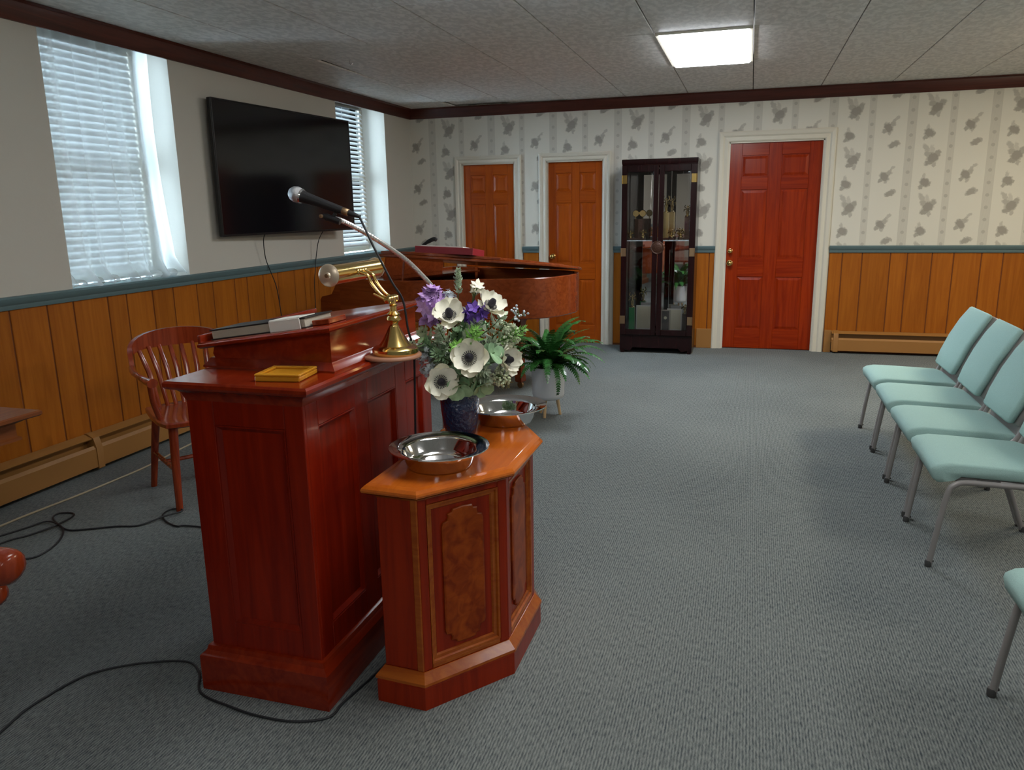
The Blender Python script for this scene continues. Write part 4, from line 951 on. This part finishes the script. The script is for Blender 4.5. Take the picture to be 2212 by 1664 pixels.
for (a, b) in ((.10, -.58), (.10, .58), (1.12, .18)):
    m = MB(30); m.loft([circ((a, b, z_), r, 4, ph=PI/4) for r, z_ in ((.065, RB+.01), (.065, RB-.05), (.050, RB-.07), (.035, .12), (.045, .10), (.045, .06), (.03, .05))])
    lg = m.build('leg', 'pianow', pn)
    m = MB(50); m.lathe([(.026, -.011), (.028, 0), (.026, .011)], (a, b, .028), 16, (0, 1, 0)); m.build('caster', 'dullbrass', lg)
m = MB(); m.box(.42, .50, -.10, .10, .10, .16, bev=.004); m.tube([(.46, -.06, .16), (.46, -.09, RB)], .012, 8); m.tube([(.46, .06, .16), (.46, .09, RB)], .012, 8); lyre = m.build('pedal_lyre', 'pianow', pn)
for s in (-.05, 0, .05):
    m = MB(); m.box(.33, .43, s-.011, s+.011, .085, .095, bev=.003); m.build('pedal', 'brass', lyre)
# things lying on the piano
def piano_pt(a, b, z_): return pn.matrix_basis @ (ML @ Vector((a, b, z_)))
bpy.context.view_layer.update()
def on_lid(name, a, b, lx, ly, h, mt, lab, cat, z0=.0475, rz=0, parent=None):
    Mw = pn.matrix_basis @ ML @ Matrix.Translation((a, b, z0)) @ Matrix.Rotation(rz, 4, 'Z')
    q = MB(); q.box(-lx/2, lx/2, -ly/2, ly/2, 0, h, bev=.002, M=Mw)
    o = q.build(name, mt, parent, world=parent is not None, origin=tuple(Mw.translation) if parent is None else None)
    if parent is None: tag(o, lab, cat)
    return o
Pb = piano_pt(.86, -.36, .0475)
rb = thing('songbook', Pb, 'open songbook with bright red covers lying on the piano lid', 'book')
on_lid('cover', .86, -.36, .46, .26, .050, 'red', None, None, parent=rb, rz=.35)
on_lid('pages', .82, -.35, .34, .22, .010, 'white', None, None, z0=.0977, parent=rb, rz=.35)
pm = MB(50); q0 = piano_pt(.52, -.34, .050)
pm.tube(spline([q0, q0+Vector((.02, 0, .045)), q0+Vector((.07, 0, .085)), q0+Vector((.13, .0, .112)), q0+Vector((.155, 0, .104))], 4), [.010]*3+[.012]*6+[.016]*7+[.012], 10)
o = pm.build('clip_lamp', 'black', None, origin=tuple(q0)); tag(o, 'small black clip light bent over the red songbook on the piano', 'clip light')
for k, (a, b, w, h, lab) in enumerate(((.095, -.20, .22, .14, 'open sheet music on the piano desk, nearer pile'), (.095, .08, .20, .13, 'white sheet music on the piano desk, farther pile'))):
    Mw = pn.matrix_basis @ MD @ Matrix.Translation((-.012, b, .014))
    q = MB(); q.box(-.004, .004, -w/2, w/2, 0, h, M=Mw); o = q.build('sheet_music', 'white', None, origin=tuple(Mw.translation)); tag(o, lab, 'sheet music')

# ================================================================ POTTED FERN
FX, FY = 2.290, -2.985
pt = thing('potted_fern', (FX, FY, 0), 'lush dark green fern in a white pot on short wooden legs beside the piano', 'plant')
m = MB(50); m.lathe([(.001, .125), (.085, .125), (.105, .135), (.113, .16), (.118, .355), (.113, .357), (.108, .34), (.10, .33), (.001, .33)], (FX, FY, 0), 40, cap=False); pot = m.build('pot', 'pot', pt, world=True)
for k in range(3):
    a = math.radians(-95+120*k); c_, s_ = math.cos(a), math.sin(a)
    m = MB(40); m.tube([(FX+.06*c_, FY+.06*s_, .150), (FX+.085*c_, FY+.085*s_, 0)], [.014, .010], 10); m.build('leg', 'lightwood', pt, world=True)
m = MB(); m.lathe([(.001, .325), (.104, .330), (.08, .345), (.001, .35)], (FX, FY, 0), 24, cap=False); m.build('soil', 'soil', pt, world=True)
random.seed(11)
def frond(az, L_, up, w, droop, ferny, start=None):
    p = Vector(start or (0, 0, .335)); d = Vector((math.cos(az), math.sin(az), 0)); side = Vector((-d.y, d.x, 0))
    pts = []; n = 12; ang = up
    for k in range(n+1):
        pts.append(p.copy()); p = p+(d*math.cos(ang)+Vector((0, 0, 1))*math.sin(ang))*(L_/n); ang -= droop/n*(.4+1.2*k/n)
    m = MB(60)
    m.tube(pts, [.0022*(1-.7*k/n) for k in range(n+1)], 5)
    for k in range(1, n+1 if not ferny else n*2+1):
        if ferny:
            f = k/2; i = min(int(f), n-1); q = pts[i].lerp(pts[i+1], f-i); t = f/n; ww = w*math.sin(PI*min(1, .15+.83*t))**.7; fw = (pts[i+1]-pts[i]).normalized()
            for s in (-1, 1):
                tip = q+side*s*ww+fw*ww*.45-Vector((0, 0, .25*ww)); b = L_/n*.36
                m.bm.faces.new([m.bm.verts.new(x) for x in (q-fw*b*.6, q-fw*b*.4+side*s*ww*.5, tip, q+fw*b*.9+side*s*ww*.5, q+fw*b*.6)])
        else:
            t0, t1 = (k-1)/n, k/n; w0 = w*math.sin(PI*min(1, .08+.90*t0))**.75; w1 = w*math.sin(PI*min(1, .08+.90*t1))**.75
            A, B = pts[k-1], pts[k]; wav = .12*w*(1 if k % 2 else -1)
            for s in (-1, 1):
                m.bm.faces.new([m.bm.verts.new(x) for x in (A, B, B+side*s*w1+Vector((0, 0, -.22*w1+wav)), A+side*s*w0+Vector((0, 0, -.22*w0-wav)))])
    bmesh.ops.remove_doubles(m.bm, verts=m.bm.verts, dist=1e-5)
    return m.build('frond', 'deep', pt)
for k in range(52):
    az = k*2.39996+random.uniform(-.2, .2); up = random.uniform(.55, 1.45)
    frond(az, random.uniform(.32, .50), up, random.uniform(.034, .050), random.uniform(1.2, 2.3), k % 3 != 0)
for a, L_, up, dr in ((-.35, .50, .75, 1.6), (-.15, .46, 1.0, 1.5), (-.6, .44, .5, 1.5), (.1, .42, 1.2, 1.2), (-2.9, .36, 1.2, 1.3), (-1.9, .30, 1.4, 1.0), (-1.0, .40, .55, 1.7), (-2.3, .33, .6, 1.8)):
    frond(a, L_, up, .040, dr, True)
frond(-1.15, .42, .55, .022, 4.2, True, (.05, -.09, .345))

# ================================================================ DISPLAY CABINET
cb = thing('display_cabinet', (2.745, -.235, 0), 'tall dark display cabinet with glass doors full of trophies against the wallpaper', 'cabinet')
CX0, CX1, CY0, CY1, CT = 2.39, 3.10, -.43, -.030, 1.875
m = MB(20); layers(m, rect(CX0, CX1, CY0, CY1), [(0, CT-.05), (.004, CT-.03), (.004, CT), (-.002, CT+.002)]); m.build('top', 'cabw', cb, world=True)
for x in (CX0, CX1-.022):
    m = MB(); m.box(x, x+.022, CY0, CY1, .02, CT-.05, bev=.002); m.build('side_panel', 'cabw', cb, world=True)
m = MB(); m.box(CX0+.022, CX1-.022, CY1-.012, CY1, .06, CT-.05); m.build('back_panel', 'cabw', cb, world=True)
m = MB(); m.box(CX0+.03, CX1-.03, CY1-.040, CY1-.034, .21, CT-.06, M=Matrix.Translation((2.745, CY1, 0)) @ Matrix.Rotation(math.radians(-3.8), 4, 'Z') @ Matrix.Translation((-2.745, -CY1, 0))); m.build('mirror_back', 'mirror', cb, world=True)
m = MB(20); m.box(CX0+.022, CX1-.022, CY0+.02, CY1-.02, .185, .205, bev=.002); m.build('floor_board', 'cabw', cb, world=True)
m = MB(20); m.prism([(CX0, .05), (CX0+.10, .02), (CX0+.13, .055), (CX1-.13, .055), (CX1-.10, .02), (CX1, .05), (CX1, .18), (CX0, .18)], CY0-.004, CY0+.018, lambda a, b, t: (a, t, b)); m.build('apron', 'cabw', cb, world=True)
for x in (CX0+.004, CX1-.044):
    for y in (CY0+.002, CY1-.042):
        m = MB(20); m.loft([[Vector((x+.02+dx*k, y+.02+dy*k, z_)) for dx, dy in ((-.02, -.02), (.02, -.02), (.02, .02), (-.02, .02))] for k, z_ in ((.8, 0), (1, .03), (.7, .06), (1, .1))]); m.build('foot', 'cabw', cb, world=True)
m = MB(); m.box(CX0+.022, CX1-.022, CY0+.03, CY1-.02, 1.105, 1.113, bev=.002); m.build('glass_shelf', 'pane_shelf' if False else 'glass', cb, world=True)
m = MB(); m.box(CX0+.022, CX1-.022, CY0+.028, CY0+.031, 1.104, 1.115); m.build('shelf_edge', 'silver', cb, world=True)
for s, (a, b) in enumerate(((CX0+.003, 2.742), (2.748, CX1-.003))):
    D0, D1 = CY0-.026, CY0-.004; z0, z1 = .185, CT-.055
    lst, rst = (.055, .048) if s == 0 else (.048, .055)
    m = MB(20)
    m.box(a, a+lst, D0, D1, z0, z1, bev=.003); m.box(b-rst, b, D0, D1, z0, z1, bev=.003)
    m.box(a+lst, b-rst, D0, D1, z0, z0+.055, bev=.003); m.box(a+lst, b-rst, D0, D1, z1-.062, z1, bev=.003)
    dr = m.build('door', 'cabw', cb, world=True)
    m = MB(15); R = rect(a+lst, b-rst, z0+.055, z1-.062)
    m.loft([[Vector((u, y, v)) for u, v in offset(R, -o_)] for o_, y in ((0, D0+.013), (0, D0+.010), (.022, D0+.005), (.024, D0+.005))]); m.build('bevelled_glass', 'glass', dr, origin=tuple(cb.location))
    hx = a if s == 0 else b
    for z_ in (.335, 1.0, 1.69):
        x0, x1 = (hx+.004, hx+.048) if s == 0 else (hx-.048, hx-.004)
        m = MB(); m.box(x0, x1, D0-.0035, D0, z_-.040, z_+.040, bev=.001); m.tube([(hx+(.002 if s == 0 else -.002), D0-.004, z_-.04), (hx+(.002 if s == 0 else -.002), D0-.004, z_+.04)], .005, 8)
        m.build('hinge', 'brass' if z_ > 1.5 else 'dullbrass', dr, origin=tuple(cb.location))
    if s == 0:
        m = MB(40); m.lathe([(.062, 0), (.064, .006), (.058, .010), (.050, .008), (.046, .010), (.03, .013), (.001, .014)], (2.745, D0, 1.045), 32, (0, -1, 0)); m.build('medallion', 'umber', dr, origin=tuple(cb.location))
# what stands in the cabinet
def trophy(x, y, z, w, h, mt, top, lab, fh=.12):
    t = thing('trophy', (x, y, z), lab, 'trophy', group=None)
    m = MB(30); m.box(-w*.75, w*.75, -w*.6, w*.6, 0, .018, bev=.002); m.build('base', 'umber', t)
    m = MB(30); m.loft([circ((0, 0, .018), w*.62, 8), circ((0, 0, h), w*.62, 8)] if top != 'figure_sq' else [[Vector((a, b, .018)) for a, b in rect(-w/2, w/2, -w/2, w/2)], [Vector((a, b, h)) for a, b in rect(-w/2, w/2, -w/2, w/2)]]); m.build('column', mt, t)
    if top == 'medal':
        for s in (-1, 1):
            m = MB(30); m.lathe([(.001, -.005), (.030, -.005), (.034, 0), (.030, .005), (.001, .005)], (s*.034, 0, h+.055), 20, (0, 1, 0)); m.tube([(s*.034, 0, h), (s*.034, 0, h+.022)], .005, 8); m.build('medal', 'gold', t)
    else:   # small winged figure on a plinth with raised arms
        m = MB(50); m.lathe([(.024, 0), (.024, .008), (.012, .014), (.010, .020)], (0, 0, h), 12)
        m.tube([(.004, 0, h+.02), (.010, 0, h+fh*.42), (0, 0, h+fh*.5), (0, 0, h+fh*.72)], [.007, .008, .011, .012], 8)
        m.tube([(-.006, 0, h+.02), (-.012, 0, h+fh*.42), (0, 0, h+fh*.5)], [.007, .008, .010], 8)
        m.lathe([(.002, 0), (.010, .005), (.010, .014), (.002, .02)], (0, 0, h+fh*.75), 10)
        for s in (-1, 1): m.tube([(s*.012, 0, h+fh*.70), (s*.030, 0, h+fh*.82), (s*.022, 0, h+fh*1.0)], [.005, .005, .004], 6); m.tube([(s*.008, .006, h+fh*.62), (s*.034, .012, h+fh*.60), (s*.040, .014, h+fh*.42)], [.003, .009, .002], 6)
        m.build('figure', 'gold', t)
    return t
SH, BO = 1.1136, .2056
trophy(2.535, -.235, SH, .085, .20, 'umber', 'medal', 'brown column trophy topped by two round medals on the upper shelf')
trophy(2.80, -.25, SH, .055, .26, 'gold', 'figure_sq', 'tall gold column trophy with winged figure behind the middle of the cabinet doors', .16)
trophy(3.005, -.23, SH, .050, .22, 'umber', 'figure_sq', 'dark column trophy at the right end of the upper shelf', .11)
trophy(2.465, -.33, SH, .022, .03, 'gold', 'fig', 'tiny gold figure trophy at the left front of the upper shelf', .06)
trophy(2.590, -.34, SH, .022, .03, 'gold', 'fig', 'tiny gold figure trophy beside the two-medal trophy', .07)
trophy(2.868, -.34, SH, .022, .03, 'gold', 'fig', 'tiny gold figure trophy right of the tall gold column', .07)
trophy(2.955, -.34, SH, .022, .028, 'gold', 'fig', 'tiny gold figure trophy near the right end of the upper shelf', .055)
trophy(2.495, -.335, BO, .055, .24, 'greenf', 'figure_sq', 'green foil column trophy with silver-gold figure at the bottom left', .15)
trophy(3.02, -.33, BO, .050, .185, 'umber', 'fig', 'brown column trophy at the bottom right of the cabinet', .10)
def card(name, x, y, z, w, h, mt, frame, lab, cat, lean=.10):
    t = thing(name, (x, y, z), lab, cat); M = Matrix.Rotation(-lean, 4, 'X')
    m = MB(); m.box(-w/2, w/2, 0, .008, 0, h, bev=.001, M=M); m.build('backing', frame, t)
    m = MB(); m.box(-w/2+.012, w/2-.012, -.0015, .0, .012, h-.012, M=M); m.build('print', mt, t)
    if mt == 'photo':
        m = MB(50); mm = M @ Matrix.Translation((0, -.0025, h*.60)); 
        m.lathe([(.0005, 0), (.016, .0004), (.001, .0008)], (0, -.003, h*.64), 14, (0, -1, 0)); m.build('printed_face', 'parch', t)
    return t
card('certificate', 2.60, -.20, BO, .17, .245, 'parch', 'white', 'pale certificate standing left behind the green trophy', 'certificate')
card('certificate', 2.905, -.22, BO, .15, .22, 'parch', 'white', 'pale certificate between the portrait and the brown trophy', 'certificate')
card('framed_portrait', 2.828, -.33, BO, .095, .22, 'photo', 'pages', 'dark framed portrait photograph at the bottom middle', 'photograph')

# ================================================================ CHAIRS (local -x is the front)
def church_chair():
    t = thing('stacking_chair', (0, 0, 0), '', 'chair')
    prof = [(-.222, .395), (-.214, .362), (-.196, .348), (-.168, .356), (-.140, .378), (.195, .370), (.232, .384), (.230, .404), (.185, .418), (-.08, .428), (-.160, .429), (-.200, .421), (-.219, .408)]
    m = MB(60); ccx, ccz = .005, .392
    lo = []
    for k, y in ((.80, -.222), (.94, -.219), (1, -.206), (1, -.1), (1, .1), (1, .206), (.94, .219), (.80, .222)):
        lo.append([Vector((ccx+(a-ccx)*(k if k == 1 else k+.02), y, ccz+(b-ccz)*k+.006*(1-(y/.25)**2))) for a, b in prof])
    m.loft(lo); m.build('seat', 'fabric', t)
    m = MB(); m.box(-.13, .18, -.205, .205, .352, .376, bev=.004); m.build('seat_pan', 'grey', t)
    # backrest pad following a leaning curve
    bp = [(.216, .462), (.242, .53), (.282, .63), (.328, .72), (.370, .792)]
    def pad(off0, off1, hw, mt, name, z_in=0, rnd=.02):
        m = MB(60); lo = []
        c = [Vector((a, 0, b)) for a, b in bp]
        N_ = []
        for k in range(len(c)):
            d = (c[min(k+1, len(c)-1)]-c[max(k-1, 0)]).normalized(); N_.append(Vector((-d.z, 0, d.x)))
        for k in range(len(c)):
            e_ = 0 if 0 < k < len(c)-1 else rnd
            w_ = hw-(.012 if k in (0, len(c)-1) else 0)
            F = c[k]+N_[k]*(off1-e_*.5); B = c[k]+N_[k]*(off0+e_*.2)
            lo.append([Vector((B.x, -w_+.01, B.z)), Vector((B.x, w_-.01, B.z)), Vector(((B.x*2+F.x)/3, w_, (B.z*2+F.z)/3)), Vector(((B.x+2*F.x)/3, w_, (B.z+2*F.z)/3)), Vector((F.x, w_-.018, F.z)), Vector((F.x-.004*0, 0, F.z)), Vector((F.x, -w_+.018, F.z)), Vector(((B.x+2*F.x)/3, -w_, (B.z+2*F.z)/3)), Vector(((B.x*2+F.x)/3, -w_, (B.z*2+F.z)/3))])
        top = lo[-1]; ce = sum(top, Vector())/len(top); lo.append([ce+Vector(((v-ce).x*.6, (v-ce).y*.95, (v-ce).z*.6))+Vector((.004, 0, .008)) for v in top])
        bot = lo[0]; ce = sum(bot, Vector())/len(bot); lo.insert(0, [ce+Vector(((v-ce).x*.6, (v-ce).y*.9, (v-ce).z*.6))+Vector((-.003, 0, -.008)) for v in bot])
        m.loft(lo); return m.build(name, mt, t)
    pad(.004, .038, .206, 'fabric', 'backrest', rnd=.006); pad(-.040, .004, .214, 'grey', 'back_shell', rnd=.006)
    m = MB(50); lo = []
    for a, b, w_ in ((.150, .372, .18), (.200, .380, .20), (.226, .41, .205), (.236, .47, .20)): lo.append([Vector((a, -w_, b)), Vector((a, w_, b)), Vector((a+.012, w_, b-.004)), Vector((a+.012, -w_, b-.004))])
    m.loft(lo); m.build('lumbar_plate', 'grey', t)
    for s in (-1, 1):
        y = s*.238
        m = MB(60); m.tube(spline([(-.200, y, .012), (-.180, y, .18), (-.160, y, .315), (-.140, y, .350), (-.095, y, .364), (.05, y, .362), (.15, y, .368), (.205, y, .395), (.232, y, .45), (.270, y*.99, .56), (.318, y*.98, .67), (.366, y*.97, .755)], 4), .0115, 10)
        leg = m.build('frame_tube', 'grey', t)
        m = MB(60); m.tube(spline([(.02, y*.93, .362), (.10, y*.93, .355), (.145, y*.95, .33), (.20, y, .18), (.262, y, .012)], 4), .0115, 10); m.build('rear_leg', 'grey', t)
        for (fx, nm) in ((-.202, 'foot'), (.265, 'foot')):
            m = MB(50); m.lathe([(.012, 0), (.0132, .004), (.0132, .020), (.0115, .026)], (fx, y, 0), 14); m.lathe([(.004, 0), (.006, .003), (.004, .009)], (fx+.010, y, .024), 8, (1, 0, .1)); m.build(nm, 'foot', t)
    m = MB(60); m.tube([(-.05, -.238, .362), (-.05, .238, .362)], .009, 8); m.tube([(.11, -.22, .354), (.11, .22, .354)], .009, 8); m.build('cross_bar', 'grey', t)
    return t
spots = [(-4.672, 'teal stacking chair nearest in the row of four, its side tube and front leg showing'),
         (-4.135, 'teal stacking chair second nearest in the row of four at the right'),
         (-3.605, 'teal stacking chair third in the row of four, last but one from the back wall'),
         (-3.070, 'teal stacking chair farthest in the row, closest to the back wall heater'),
         (-6.035, 'teal stacking chair at the bottom right corner, only seat front and leg showing')]
proto = church_chair()
for k, (y, lab) in enumerate(spots):
    o = proto if k == 0 else copy_tree(proto)
    o.location = (4.552, y, 0); o['label'] = lab; o['group'] = 'teal stacking chairs at the right'; o['category'] = 'chair'
    o.rotation_euler = (0, 0, (0, .01, -.008, .012, 0)[k])
# stray details: small hook in the ceiling
hk = MB(40); hk.tube([(.77, -2.76, 2.499), (.77, -2.76, 2.478), (.785, -2.76, 2.470), (.795, -2.76, 2.480)], .004, 6); o = hk.build('ceiling_hook', 'chrome', None, origin=(.77, -2.76, 2.48)); tag(o, 'small metal hook under the sagging ceiling tile', 'hook')
